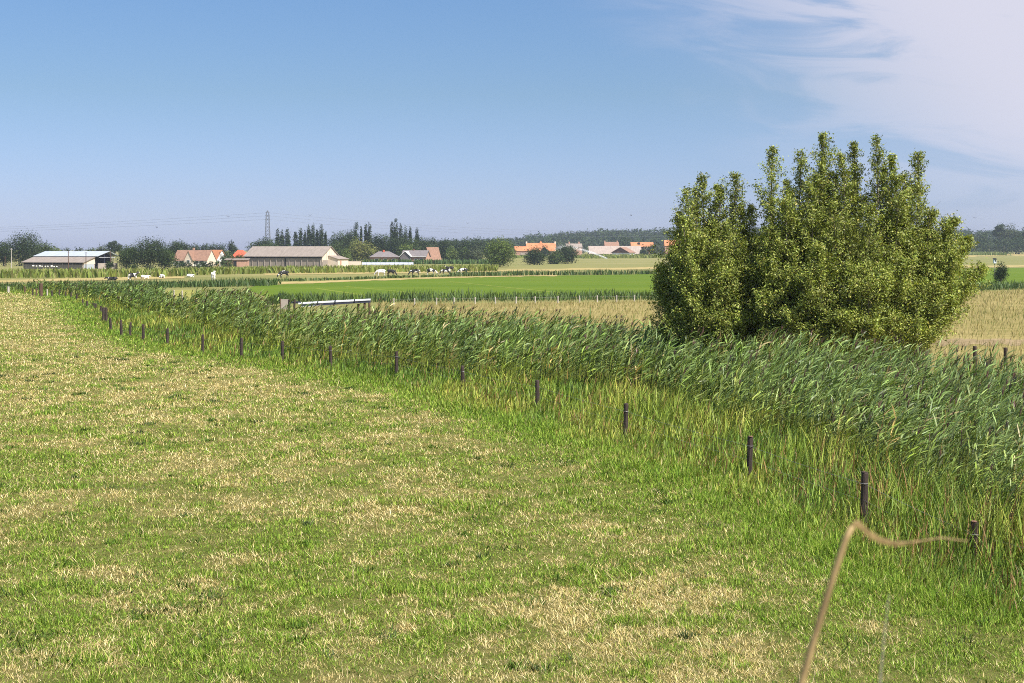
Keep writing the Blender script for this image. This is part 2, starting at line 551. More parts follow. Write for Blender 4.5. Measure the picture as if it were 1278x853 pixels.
DITCH = field_mat('ditch_ground', [(0.05, 0.07, 0.02), (0.09, 0.11, 0.03), (0.15, 0.14, 0.05)], (0.1, 0.8, 9))
sheet('ditch_bed', [tuple(p) for p in np.array([(p[0] - 0.2, p[1]) for p in LAWN_XY])] + [tuple(p) for p in RB_XY[::-1]], 0.004, DITCH, 'dark damp ground under the reeds and sedge', 'ground')
HAY = field_mat('hay', [(0.13, 0.125, 0.035), (0.24, 0.20, 0.075), (0.36, 0.29, 0.13)], (0.04, 0.4, 5.0), (1, 1.4, 1))
hay_poly = [(X(462, 76), 76), G(470, 379), G(600, 378.5), G(820, 376), G(1010, 371), G(1200, 365), G(1278, 362), G(1500, 356), (90, 30), (30, 24), (19, 32), (14.5, 42), (10, 51), (6, 65), (-3, 76)]
sheet('hay_field', hay_poly, 0.008, HAY, 'dry tan hay field behind the reed belt and willows')
TRACK = field_mat('bare_soil', [(0.14, 0.105, 0.055), (0.25, 0.19, 0.105), (0.36, 0.28, 0.16)], (0.1, 0.8, 4.0), (1, 1, 1))
sheet('dirt_track', [G(px_, 431.5 + 1.8 * math.sin(px_ * .21) + random.uniform(-.8, .8)) for px_ in range(1160, 1500, 9)] + [G(px_, 423.5 + 1.0 * math.sin(px_ * .13) + random.uniform(-.5, .5)) for px_ in range(1500, 1170, -9)], 0.014, TRACK, 'strip of bare brown soil crossing the hay field on the right', 'track')
GREEN = field_mat('green_ley', [(0.062, 0.112, 0.010), (0.09, 0.142, 0.012), (0.13, 0.168, 0.02)], (0.02, 0.12, 1.2), (0.25, 1.8, 1))
sheet('green_field', [G(306, 361), G(330, 354), G(450, 350), G(600, 346), G(820, 342.5), G(1278, 334.5), G(1500, 331), G(1500, 350), G(1278, 354), G(1000, 362), G(820, 369), G(560, 372), G(400, 374), G(335, 372)], 0.03, GREEN, 'bright green freshly growing field behind the reed ditch')
TRAM = field_mat('pale_mown_line', [(0.12, 0.165, 0.02), (0.16, 0.20, 0.03), (0.21, 0.225, 0.05)], (0.1, 0.5, 2.0))
for k_, (a_, b_) in enumerate([((395, 360.5), (470, 371)), ((430, 358), (560, 370)), ((640, 350), (1000, 358)), ((560, 352), (700, 366))]):
    (x1, y1), (x2, y2) = G(*a_), G(*b_)
    d_ = Vector((y2 - y1, x1 - x2, 0)).normalized() * 0.35
    sheet('mown_line', [(x1 - d_.x, y1 - d_.y), (x2 - d_.x, y2 - d_.y), (x2 + d_.x, y2 + d_.y), (x1 + d_.x, y1 + d_.y)], 0.036 + 0.003 * k_, TRAM, 'faint paler line mown across the bright green field', 'track')
DRY = field_mat('dry_grass', [(0.17, 0.16, 0.05), (0.33, 0.265, 0.11), (0.46, 0.36, 0.17)], (0.05, 0.3, 1.6), (0.5, 1.6, 1))


def strip(line, t, z, label):
    xs = np.arange(line[0][0], line[-1][0], 5.0)
    ys = np.interp(xs, [p[0] for p in line], [p[1] for p in line])
    e1 = (fbm(xs / 30, ys, 5, 3) - 0.5) * 1.6 + RNG.uniform(-0.25, 0.25, len(xs)); e2 = (fbm(xs / 40, ys, 9, 3) - 0.5) * 1.8 + RNG.uniform(-0.3, 0.3, len(xs))
    lo = [G(x, y + d) for x, y, d in zip(xs, ys, e1)]; hi = [G(x, y - t + d) for x, y, d in list(zip(xs, ys, e2))[::-1]]
    sheet('dry_strip', lo + hi, z, DRY, label, 'grass strip')


strip([(310, 357), (400, 353.5), (520, 349), (600, 346.5), (700, 344.8)], 2.4, 0.05, 'tan grass strip along the far edge of the bright green field')
strip([(-60, 354), (60, 351.8), (150, 350), (235, 348)], 3.0, 0.05, 'tan strip of dry grass where the lying cows rest at left')
strip([(330, 343.5), (440, 342), (540, 341), (620, 339.5), (720, 337.6), (830, 336)], 2.3, 0.05, 'tan dry grass strip around the grazing cows')
strip([(1150, 334.6), (1278, 333.4), (1400, 332.5)], 1.9, 0.06, 'tan strip beyond the green field on the far right')
strip([(1150, 325.2), (1278, 324.2), (1400, 323.6)], 1.5, 0.06, 'distant tan strip below the far right hedge')
sheet('notch_meadow', [G(150, 372), G(195, 378), G(236, 384), G(262, 372), G(240, 362), G(160, 364)], 0.02, field_mat('yellow_green_grass', [(0.17, 0.18, 0.04), (0.24, 0.24, 0.06), (0.34, 0.28, 0.11)], (0.05, 0.4, 4)), 'small yellow-green meadow seen through the gap in the reeds', 'meadow')


# ------------------------------------------------------------------ blades
def blades(P, h, wid, az, lean, curve, C, segs=2, tipc=None):
    """grass blades: tapering ribbons that lean and curve; returns vertices, triangles, colours"""
    n = len(P)
    d = np.stack([np.cos(az), np.sin(az), np.zeros(n)], 1)           # lean direction
    ta = az + np.pi / 2 + RNG.uniform(-0.6, 0.6, n)
    s = np.stack([np.cos(ta), np.sin(ta), np.zeros(n)], 1)           # across the blade
    lv, cols = [], []
    for k in range(segs):
        t = k / segs
        ang = lean + curve * t
        # integrate the curve a little: position along an arc
        c = P + d * (h * (np.sin(lean) * t + np.sin(ang) * t) / 2)[:, None] + np.array([0, 0, 1]) * (h * (np.cos(lean) * t + np.cos(ang) * t) / 2)[:, None]
        wk = wid * (1.0 - 0.55 * t ** 1.5) * (0.75 if k == 0 else 1.0)
        lv += [c - s * wk[:, None] / 2, c + s * wk[:, None] / 2]
        cols += [C, C]
    ang = lean + curve
    c = P + d * (h * (np.sin(lean) + np.sin(ang)) / 2)[:, None] + np.array([0, 0, 1]) * (h * (np.cos(lean) + np.cos(ang)) / 2)[:, None]
    lv.append(c); cols.append(C if tipc is None else tipc)
    m = 2 * segs + 1
    V = np.stack(lv, 1).reshape(-1, 3)
    CC = np.stack(cols, 1).reshape(-1, 3)
    tt = []
    for k in range(segs - 1):
        a = 2 * k
        tt += [(a, a + 1, a + 3), (a, a + 3, a + 2)]
    a = 2 * (segs - 1)
    tt.append((a, a + 1, a + 2))
    tt = np.array(tt)
    T = (np.arange(n) * m)[:, None, None] + tt[None]
    return V, T.reshape(-1, 3), CC


def joined(parts):
    V, T, C, o = [], [], [], 0
    for v, t, c in parts:
        V.append(v); T.append(t + o); C.append(c); o += len(v)
    return np.concatenate(V), np.concatenate(T), np.concatenate(C)


def scatter(y0, y1, dens, xl, xr, step=1.0):
    """points in the strip xl(y)..xr(y), number per square metre dens(y)"""
    px, py = [], []
    y = y0
    while y < y1:
        st = max(step, y * 0.02)
        ym = y + st / 2
        a, b = float(xl(ym)), float(xr(ym))
        if b > a:
            n = RNG.poisson(float(dens(ym)) * (b - a) * st)
            px.append(RNG.uniform(a, b, n)); py.append(RNG.uniform(y, y + st, n))
        y += st
    return np.concatenate(px), np.concatenate(py)


HALF = 0.40     # half-width of the built strip per metre of distance (a little beyond the picture's edges)

# the cut meadow
x, y = scatter(15.0, 205, lambda q: 2500 * (17 / q) ** 2.05, lambda q: -HALF * q - 1, lambda q: min(lawn_x(q) + 0.4, HALF * q + 1))
n = len(x)
jit = RNG.uniform(-0.35, 0.35, n)
g = greenness(x, y)
isg = RNG.uniform(0, 1, n) < g
col = np.where(isg[:, None], FRESH[RNG.integers(0, 4, n)], STRAW[RNG.integers(0, 4, n)])
col = col * RNG.choice([0.45, 0.75, 1.0, 1.2, 1.35], n)[:, None]
sc = np.maximum(1.0, y / 17.0)
clump = vnoise(x / 0.11, y / 0.13, 29)
lawnedge = 1 - sstep(0.0, 2.6, lawn_x(y) - x)
tuft = sstep(0.52, 0.75, fbm(x / 0.6, y / 0.6, 23, 2)) * g
h = np.where(isg, RNG.uniform(0.022, 0.066, n) * (1 + 1.1 * tuft + 2.0 * lawnedge), RNG.uniform(0.04, 0.115, n)) * sc ** 0.25 * (1 + 0.8 * vivid(x, y)) * (0.45 + 1.15 * clump)
wid = np.where(isg, 0.0078, 0.0072) * sc ** 0.92 * RNG.uniform(0.7, 1.3, n)
lean = np.where(isg, RNG.uniform(0.05, 0.8, n), RNG.uniform(0.6, 1.55, n))
curve = np.where(isg, RNG.uniform(0.2, 0.9, n), RNG.uniform(-0.3, 0.4, n))
P = np.stack([x, y, np.full(n, 0.02)], 1)
az_ = RNG.uniform(0, 2 * np.pi, n)
parts = [blades(P, h, wid, az_, lean, curve, col, 2)]
# lusher, longer grass along the fence side of the meadow
x, y = scatter(16, 190, lambda q: 420 * (20 / q) ** 1.35, lambda q: lawn_x(q) - 1.6 - 0.02 * q, lambda q: min(lawn_x(q) + 1.3, HALF * q + 1))
n = len(x)
e = lawn_x(y) - x
keep = RNG.uniform(0, 1, n) < sstep(2.6, 0.2, e) * (0.35 + 0.65 * fbm(x / 1.3, y / 1.3, 31, 2) * 1.3)
x, y = x[keep], y[keep]; n = len(x)
sc = np.maximum(1.0, y / 20.0)
col = FRESH[RNG.integers(0, 4, n)] * RNG.choice([0.55, 0.85, 1.1, 1.25], n)[:, None]
dry = RNG.uniform(0, 1, n) < 0.10
col[dry] = STRAW[RNG.integers(0, 4, dry.sum())] * 0.9
h = RNG.uniform(0.10, 0.30, n) * (0.6 + 0.8 * sstep(1.8, -0.5, lawn_x(y) - x))
parts.append(blades(np.stack([x, y, np.zeros(n)], 1), h, 0.0085 * sc ** 0.85 * RNG.uniform(0.7, 1.3, n), RNG.normal(0.1, 1.3, n), RNG.uniform(0, 0.5, n), RNG.uniform(0.2, 1.1, n), col, 2))
# darker weeds and taller tufts standing in the meadow, and a few bleached stalks
for _ in range(260):
    q = 16 + 60 * random.random() ** 1.6
    cx_ = random.uniform(-HALF * q, min(float(lawn_x(q)) - 0.5, HALF * q))
    k = random.randint(16, 80)
    sp_ = random.uniform(0.07, 0.22)
    px_ = RNG.normal(cx_, sp_, k); py_ = RNG.normal(q, sp_, k)
    base = np.array(random.choice([(0.055, 0.10, 0.018), (0.075, 0.135, 0.02), (0.06, 0.09, 0.03)]))
    parts.append(blades(np.stack([px_, py_, np.zeros(k)], 1), RNG.uniform(0.06, 0.20, k), RNG.uniform(0.012, 0.030, k) * max(1, q / 25), RNG.uniform(0, 6.28, k), RNG.uniform(0.2, 1.0, k), RNG.uniform(0, 0.8, k), base * RNG.uniform(0.7, 1.3, k)[:, None], 2))
x, y = scatter(15, 80, lambda q: 5.0 * (17 / q), lambda q: -HALF * q, lambda q: min(lawn_x(q), HALF * q))
n = len(x)
parts.append(blades(np.stack([x, y, np.full(n, 0.03)], 1), RNG.uniform(0.12, 0.34, n), 0.006 * np.maximum(1, y / 20), RNG.uniform(0, 6.28, n), RNG.uniform(0.3, 1.5, n), RNG.uniform(-0.2, 0.5, n), np.array([0.62, 0.50, 0.30]) * RNG.uniform(0.8, 1.15, n)[:, None], 2))
V, T, C = joined(parts)
o = link('grass', tri_mesh('grass', V, T, C), M['grass'])
tag(o, 'short cut meadow grass, straw-coloured with fresh green patches', 'grass', kind='stuff')

# sedge and tall grass fringe along the fence
parts = []
x, y = scatter(17, 215, lambda q: 250 * (22 / q) ** 1.25, lambda q: lawn_x(q) - 0.3, lambda q: min(fr_x(q) + 1.2, HALF * q + 2))
n = len(x)
tt = (x - lawn_x(y)) / np.maximum(1.0, fr_x(y) - lawn_x(y))
sc = np.maximum(1.0, y / 24.0)
patch = fbm(x / 2.2, y / 3.5, 41, 3)
SED = np.array([(0.175, 0.26, 0.035), (0.26, 0.325, 0.05), (0.125, 0.215, 0.03), (0.38, 0.38, 0.075)])
ci = np.clip((patch * 5.2 - 0.9 + RNG.uniform(-0.9, 0.9, n)).astype(int), 0, 3)
order = np.array([2, 0, 1, 3])
col = SED[order[ci]] * RNG.choice([0.5, 0.8, 1.1, 1.35], n)[:, None]
r_ = RNG.uniform(0, 1, n)
brown = r_ < 0.06 + 0.10 * sstep(0.55, 0.8, fbm(x / 1.5, y / 1.5, 47, 2)) + 0.08 * (1 - sstep(34, 44, y)) * (1 - sstep(2.5, 4.5, x - lawn_x(y)))
col[brown] = np.array([(0.25, 0.15, 0.06)]) * RNG.uniform(0.7, 1.4, brown.sum())[:, None]
ed_ = x - lawn_x(y)
h = (0.26 + (0.24 + 0.12 * (1 - sstep(30, 42, y))) * sstep(0.2, 1.7, ed_) + 0.42 * sstep(1.8, 5.0, ed_ * (1.0 + 0.9 * (1 - sstep(24, 42, y))))) * RNG.uniform(0.6, 1.2, n) * (0.8 + 0.4 * patch)
# the nearest stretch grows higher
h *= 1 + 0.25 * (1 - sstep(22, 38, y))
parts.append(blades(np.stack([x, y, np.zeros(n)], 1), h, 0.019 * sc ** 0.85 * RNG.uniform(0.5, 1.35, n), RNG.normal(0.0, 1.2, n), RNG.uniform(0, 0.4, n), RNG.uniform(0.1, 0.95, n), col, 3))
V, T, C = joined(parts)
o = link('sedge', tri_mesh('sedge', V, T, C), M['sedge'])
tag(o, 'yellow-green sedge and tall grass in which the fence posts stand', 'sedge', kind='stuff')


# ------------------------------------------------------------------ reeds
def reeds(P, ht, scale, wind=0.0, nleaf=9, plume=0.2, hue=None):
    """common reed: a jointed stalk, long leaves all streaming with the wind to the right, some with a brown plume"""
    n = len(P)
    parts = []
    laz = RNG.normal(wind, 0.55, n)
    gust = fbm(P[:, 0] / 1.6, P[:, 1] / 2.6, 91, 2)
    lean = RNG.uniform(0.0, 0.16, n) + 0.20 * gust
    d = np.stack([np.cos(laz), np.sin(laz), np.zeros(n)], 1)

    def at(t):                                   # point on the stalk
        return P + d * (ht * np.sin(lean) * t * t)[:, None] + np.array([0, 0, 1]) * (ht * np.cos(lean * t) * t)[:, None]
    base = np.array([(0.15, 0.22, 0.064), (0.12, 0.19, 0.052), (0.20, 0.265, 0.082), (0.145, 0.225, 0.046)])
    bc = base[RNG.integers(0, 4, n)] * RNG.uniform(0.65, 1.12, n)[:, None]
    dd = RNG.uniform(0, 1, n) < 0.02
    bc[dd] = np.array([0.36, 0.29, 0.14])
    if hue is not None: bc = bc * hue
    # stalk
    sw = 0.007 * scale
    lv = []
    for t in (0.0, 0.55, 1.0):
        c = at(np.full(n, t))
        for k in range(3):
            a = 2 * np.pi * k / 3
            lv.append(c + np.array([math.cos(a), math.sin(a), 0]) * (sw * (1 - 0.6 * t))[:, None])
    V = np.stack(lv, 1).reshape(-1, 3)
    tt = []
    for s in (0, 3):
        for k in range(3):
            k2 = (k + 1) % 3
            tt += [(s + k, s + k2, s + 3 + k2), (s + k, s + 3 + k2, s + 3 + k)]
    T = ((np.arange(n) * 9)[:, None, None] + np.array(tt)[None]).reshape(-1, 3)
    stc = bc * np.array([1.5, 1.25, 0.8])
    parts.append((V, T, np.repeat(stc, 9, 0)))
    # leaves
    for k in range(nleaf):
        t = 0.34 + 0.64 * (k + RNG.uniform(0, 1, n)) / nleaf
        B = at(t)
        L = RNG.uniform(0.28, 0.52, n) * (1.0 - 0.25 * np.abs(t - 0.65)) * np.minimum(1.25, scale ** 0.3)
        W = 0.032 * scale ** 0.8 * RNG.uniform(0.75, 1.25, n)
        a = RNG.normal(wind, 0.7, n)
        da = np.stack([np.cos(a), np.sin(a), np.zeros(n)], 1)
        el0 = RNG.uniform(0.45, 1.2, n) - 0.5 * (gust - 0.4)            # start angle above the horizon
        el1 = el0 - RNG.uniform(0.05, 0.75, n)       # tip bends over
        tw = RNG.normal(0, 0.5, n)
        sd_ = np.stack([-np.sin(a), np.cos(a), np.zeros(n)], 1)
        sd_ = sd_ * np.cos(tw)[:, None] + np.array([0, 0, 1]) * np.sin(tw)[:, None]
        up = np.array([0, 0, 1.0])
        p0 = B
        em = (el0 + el1) / 2
        p1 = p0 + (da * np.cos(el0)[:, None] + up * np.sin(el0)[:, None]) * (L * 0.35)[:, None]
        p2 = p1 + (da * np.cos(em)[:, None] + up * np.sin(em)[:, None]) * (L * 0.35)[:, None]
        p3 = p2 + (da * np.cos(el1)[:, None] + up * np.sin(el1)[:, None]) * (L * 0.30)[:, None]
        w0, w1, w2 = W * 0.55, W, W * 0.7
        lv = [p0 - sd_ * w0[:, None] / 2, p0 + sd_ * w0[:, None] / 2, p1 - sd_ * w1[:, None] / 2, p1 + sd_ * w1[:, None] / 2,
              p2 - sd_ * w2[:, None] / 2, p2 + sd_ * w2[:, None] / 2, p3]
        V = np.stack(lv, 1).reshape(-1, 3)
        tt = np.array([(0, 1, 3), (0, 3, 2), (2, 3, 5), (2, 5, 4), (4, 5, 6)])
        T = ((np.arange(n) * 7)[:, None, None] + tt[None]).reshape(-1, 3)
        lc = bc * RNG.choice([0.5, 0.8, 1.05, 1.3, 1.7], n)[:, None]
        parts.append((V, T, np.repeat(lc, 7, 0)))
    # plumes
    m = RNG.uniform(0, 1, n) < plume
    if m.any():
        tp = at(np.ones(n))[m]; k = m.sum()
        for q in range(6):
            a = RNG.normal(wind, 0.5, k)
            parts.append(blades(tp - np.array([0, 0, 0.03]) + RNG.normal(0, 0.012, (k, 3)), RNG.uniform(0.16, 0.30, k), 0.022 * scale[m] ** 0.8, a, RNG.uniform(0.0, 0.45, k), RNG.uniform(0.3, 0.9, k),
                                np.array([0.115, 0.065, 0.05]) * RNG.uniform(0.6, 1.7, k)[:, None], 2))
    return joined(parts)


def polyscatter(poly, dens, n_try):
    P = np.array(poly)
    x0, y0 = P.min(0); x1, y1 = P.max(0)
    x = RNG.uniform(x0, x1, n_try); y = RNG.uniform(y0, y1, n_try)
    area = (x1 - x0) * (y1 - y0)
    k = inside(x, y, poly) & (RNG.uniform(0, 1, n_try) < dens(y) * area / n_try) & (np.abs(x) < HALF * y + 3)
    return x[k], y[k]


dens = lambda q: 15.0 * (30 / np.maximum(q, 22)) ** 1.15
x, y = polyscatter(REED_POLY, dens, 420000)
hn = fbm(x / 4.0, y / 6.0, 61, 3)
ht = (1.80 + 0.95 * hn) * (1 + 0.10 * (1 - sstep(36, 52, y))) * RNG.uniform(0.74, 1.12, len(x))
far = sstep(112, 165, y)
ht = ht * (1 - 0.26 * far)
frd = np.clip((x - fr_x(y)) / 2.5, 0, 1)          # lower at the fringe side
ht *= 0.72 + 0.28 * frd
hue = 0.85 + 0.35 * fbm(x / 6.0, y / 9.0, 67, 2)
hue = hue[:, None] * (1 + (1 - sstep(0.0, 0.35, frd))[:, None] * np.array([0.35, 0.2, -0.15]))
scale_ = np.maximum(1.0, y / 30.0)
nr = y < 62
parts = []
pl = 0.20
parts.append(reeds(np.stack([x, y, np.zeros(len(x))], 1)[nr], ht[nr], scale_[nr], 0.05, 11, pl, hue[nr]))
parts.append(reeds(np.stack([x, y, np.zeros(len(x))], 1)[~nr], ht[~nr], scale_[~nr], 0.05, 8, pl, hue[~nr]))
V, T, C = joined(parts)
o = link('reeds', tri_mesh('reeds', V, T, C), M['reed'])
tag(o, 'belt of tall grey-green reeds leaning right in the wind', 'reeds', kind='stuff')

# reeds with brown plumes in front of the hay field, thinner and more brown
parts = []
line = RB_XY[1:9]
xs, ys = [], []
for k in range(len(line) - 1):
    a, b = line[k], line[k + 1]
    m = int(np.hypot(*(b - a)) * 4.0)
    t = RNG.uniform(0, 1, m)
    xs.append(a[0] + (b[0] - a[0]) * t + RNG.uniform(-0.5, 1.8, m)); ys.append(a[1] + (b[1] - a[1]) * t + RNG.uniform(0, 2.2, m))
x = np.concatenate(xs); y = np.concatenate(ys)
parts.append(reeds(np.stack([x, y, np.zeros(len(x))], 1), RNG.uniform(1.7, 2.35, len(x)), np.maximum(1, y / 30), 0.05, 6, 0.8))
V, T, C = joined(parts)
o = link('plumed_reeds', tri_mesh('plumed_reeds', V, T, C), M['reed'])
tag(o, 'thin edge of flowering reeds with purple-brown plumes before the hay field', 'reeds', kind='stuff')


# ------------------------------------------------------------------ other vegetation bands farther off
def band(name, line, width, hgt, dens, cols, label, cat, wid=0.06, mat='sedge', lean=0.3, patch=True):
    """a strip of upright leaves along a ground line (reed ditch, maize, hay stems)"""
    parts, xs, ys = [], [], []
    for k in range(len(line) - 1):
        a = np.array(line[k]); b = np.array(line[k + 1])
        L = np.hypot(*(b - a)); m = int(L * width * dens)
        t = RNG.uniform(0, 1, m); s = RNG.uniform(0, 1, m)
        p = a + (b - a) * t[:, None]
        xs.append(p[:, 0]); ys.append(p[:, 1] + s * width)
    x = np.concatenate(xs); y = np.concatenate(ys); n = len(x)
    cols = np.array(cols)
    c = cols[RNG.integers(0, len(cols), n)] * RNG.uniform(0.7, 1.25, n)[:, None]
    hh = hgt * RNG.uniform(0.7, 1.12, n)
    if patch: hh = hh * (0.62 + 0.62 * fbm(x / 5.0, y / 5.0, 71, 3))
    P = np.stack([x, y, terr(x, y)], 1)
    V, T, C = blades(P, hh, wid * RNG.uniform(0.6, 1.4, n), RNG.uniform(0, 6.28, n), RNG.uniform(0, lean, n), RNG.uniform(0.1, 0.9, n), c, 3)
    o = link(name, tri_mesh(name, V, T, C), M[mat])
    return tag(o, label, cat, kind='stuff')


DARK = [(0.045, 0.085, 0.022), (0.06, 0.105, 0.028), (0.08, 0.125, 0.032)]
band('ditch_reeds', [G(322, 384), G(350, 379), G(470, 378), G(620, 377), G(820, 375), G(1010, 370), G(1200, 364), G(1420, 357)], 9.0, 1.35, 5.0, [(0.075, 0.125, 0.035), (0.10, 0.15, 0.04), (0.06, 0.10, 0.03)],
     'strip of lower reeds along the ditch before the bright green field', 'reeds', 0.10)
band('ditch_reeds', [G(-140, 364), G(40, 363.5), G(120, 361.5), G(200, 360), G(335, 357.5)], 14.0, 1.45, 3.6, DARK, 'dark reed strip left, in front of the lying cows', 'reeds', 0.15)
band('ditch_reeds', [G(560, 346), G(620, 345), G(700, 344), G(830, 342.5), G(1000, 339), G(1200, 335.5)], 6.0, 1.5, 3.0, DARK, 'thin dark reed line beyond the bright green field', 'reeds', 0.2)
band('ditch_reeds', [G(330, 352), G(380, 351), G(440, 349.5), G(520, 347), G(560, 346)], 6.0, 0.8, 1.4, [(0.075, 0.12, 0.03), (0.09, 0.14, 0.035)], 'low green strip in front of the grazing cows', 'reeds', 0.3)
MAIZE = [(0.13, 0.18, 0.03), (0.17, 0.215, 0.036), (0.20, 0.235, 0.045)]
TASSEL = MAIZE + [(0.22, 0.22, 0.07)]
band('maize', [G(-90, 348), G(60, 347.4), G(160, 347), G(215, 346)], 60, 1.9, 0.6, TASSEL, 'field of green maize in front of the left barn', 'maize', 0.42, 'crop', 0.25, False)
band('maize', [G(205, 344.5), G(330, 342), G(450, 340.8), G(620, 339)], 60, 1.9, 0.5, TASSEL, 'field of green maize in front of the long grey barn', 'maize', 0.45, 'crop', 0.25, False)
band('maize', [(X(452, 636), 636), (X(620, 636), 636)], 14, 2.5, 1.0, [(0.06, 0.11, 0.028), (0.085, 0.14, 0.034)], 'darker maize strip below the bungalows', 'maize', 0.6, 'crop', 0.25, False)
band('maize', [(X(728, 860), 860), (X(860, 900), 900), (X(1000, 960), 960)], 70, 2.6, 0.3, TASSEL, 'maize field in front of the white-walled farm shed', 'maize', 0.6, 'crop', 0.25, False)
band('maize', [(X(620, 900), 900), (X(735, 880), 880)], 70, 1.8, 0.3, MAIZE, 'low green crop before the orange-roofed farm', 'maize', 0.6, 'crop', 0.25, False)
band('maize', [(X(1150, 1080), 1080), (X(1266, 1060), 1060)], 60, 3.0, 0.3, [(0.15, 0.2, 0.06), (0.19, 0.23, 0.08)], 'pale maize strip under the far right hedge', 'maize', 0.8, 'crop', 0.25, False)

# standing dry stems of the hay field
x, y = polyscatter(hay_poly, lambda q: 10.0 * (60 / np.maximum(q, 40)) ** 1.3, 260000)
n = len(x)
soil = inside(x, y, [G(1150, 431), G(1500, 431), G(1500, 424), G(1190, 424)]) & (RNG.uniform(0, 1, n) < 0.75)
x, y = x[~soil], y[~soil]; n = len(x)
c = np.array([(0.33, 0.27, 0.11), (0.43, 0.355, 0.17), (0.23, 0.185, 0.075), (0.19, 0.20, 0.055)])[RNG.integers(0, 4, n)] * RNG.uniform(0.75, 1.2, n)[:, None]
gp = sstep(0.58, 0.72, fbm(x / 6, y / 9, 83, 3))
gm = RNG.uniform(0, 1, n) < 0.08 + gp * 0.6
c[gm] = np.array([0.16, 0.19, 0.05])
V, T, C = blades(np.stack([x, y, np.zeros(n)], 1), RNG.uniform(0.2, 0.6, n), 0.016 * np.maximum(1, y / 45) ** 0.9, RNG.normal(0, 1.2, n), RNG.uniform(0, 0.5, n), RNG.uniform(0, 0.8, n), c, 2)
o = link('hay_stems', tri_mesh('hay_stems', V, T, C), M['grass'])
tag(o, 'standing tan stems of uncut dry grass behind the reeds', 'dry grass', kind='stuff')


# ------------------------------------------------------------------ trees
def quads(Cn, Nn, size, col, asp=0.6):
    """leaf-sized rhombs at Cn facing Nn"""
    n = len(Cn)
    r = RNG.normal(0, 1, (n, 3))
    a = np.cross(Nn, r); a /= np.linalg.norm(a, axis=1)[:, None] + 1e-9
    b = np.cross(Nn, a)
    s = size[:, None]
    bend = Nn * s * 0.12
    V = np.stack([Cn - a * s * 0.5 - bend, Cn - b * s * asp * 0.5, Cn + a * s * 0.5 - bend, Cn + b * s * asp * 0.5], 1).reshape(-1, 3)
    T = np.arange(4 * n).reshape(n, 4)
    return V, T, np.repeat(col, 4, 0)


def crown_mesh(lobes, nleaf, leaf, col, var=0.28, clump=14, asp=0.7):
    """a crown of leaf clumps over and inside several lobes; returns V, T(quads), C in the tree's own space"""
    lob = np.array(lobes, float)
    area = (lob[:, 3] * lob[:, 5]) ** 1.0
    area = area / area.sum()
    nc = max(8, int(nleaf / clump))
    li = RNG.choice(len(lob), nc, p=area)
    d = RNG.normal(0, 1, (nc, 3)); d /= np.linalg.norm(d, axis=1)[:, None]
    rr = RNG.uniform(0.0, 1, nc) ** 0.33
    rr = 0.35 + 0.68 * rr
    cc = lob[li, :3] + d * lob[li, 3:6] * rr[:, None]
    cb = np.array(col)[None] * (1 + RNG.normal(0, var, nc)).clip(0.45, 1.7)[:, None]
    cb = cb * (1 + RNG.normal(0, 0.06, (nc, 3)))
    k = RNG.integers(0, nc, nleaf)
    rad = lob[li[k], 3:6].min(1) * 0.42
    off = RNG.normal(0, 1, (nleaf, 3)) * rad[:, None] * 0.75
    P = cc[k] + off
    Nn = d[k] * 0.9 + RNG.normal(0, 0.55, (nleaf, 3)) + np.array([0, 0, 0.25])
    Nn /= np.linalg.norm(Nn, axis=1)[:, None]
    c = cb[k] * RNG.uniform(0.8, 1.2, nleaf)[:, None]
    return quads(P, Nn, leaf * RNG.uniform(0.6, 1.35, nleaf), c, asp)


GREENS = {
    'dark': (0.030, 0.050, 0.014), 'mid': (0.046, 0.072, 0.017), 'light': (0.095, 0.135, 0.026), 'yellow': (0.165, 0.18, 0.045),
    'grey': (0.062, 0.080, 0.036), 'blue': (0.033, 0.052, 0.022),
}


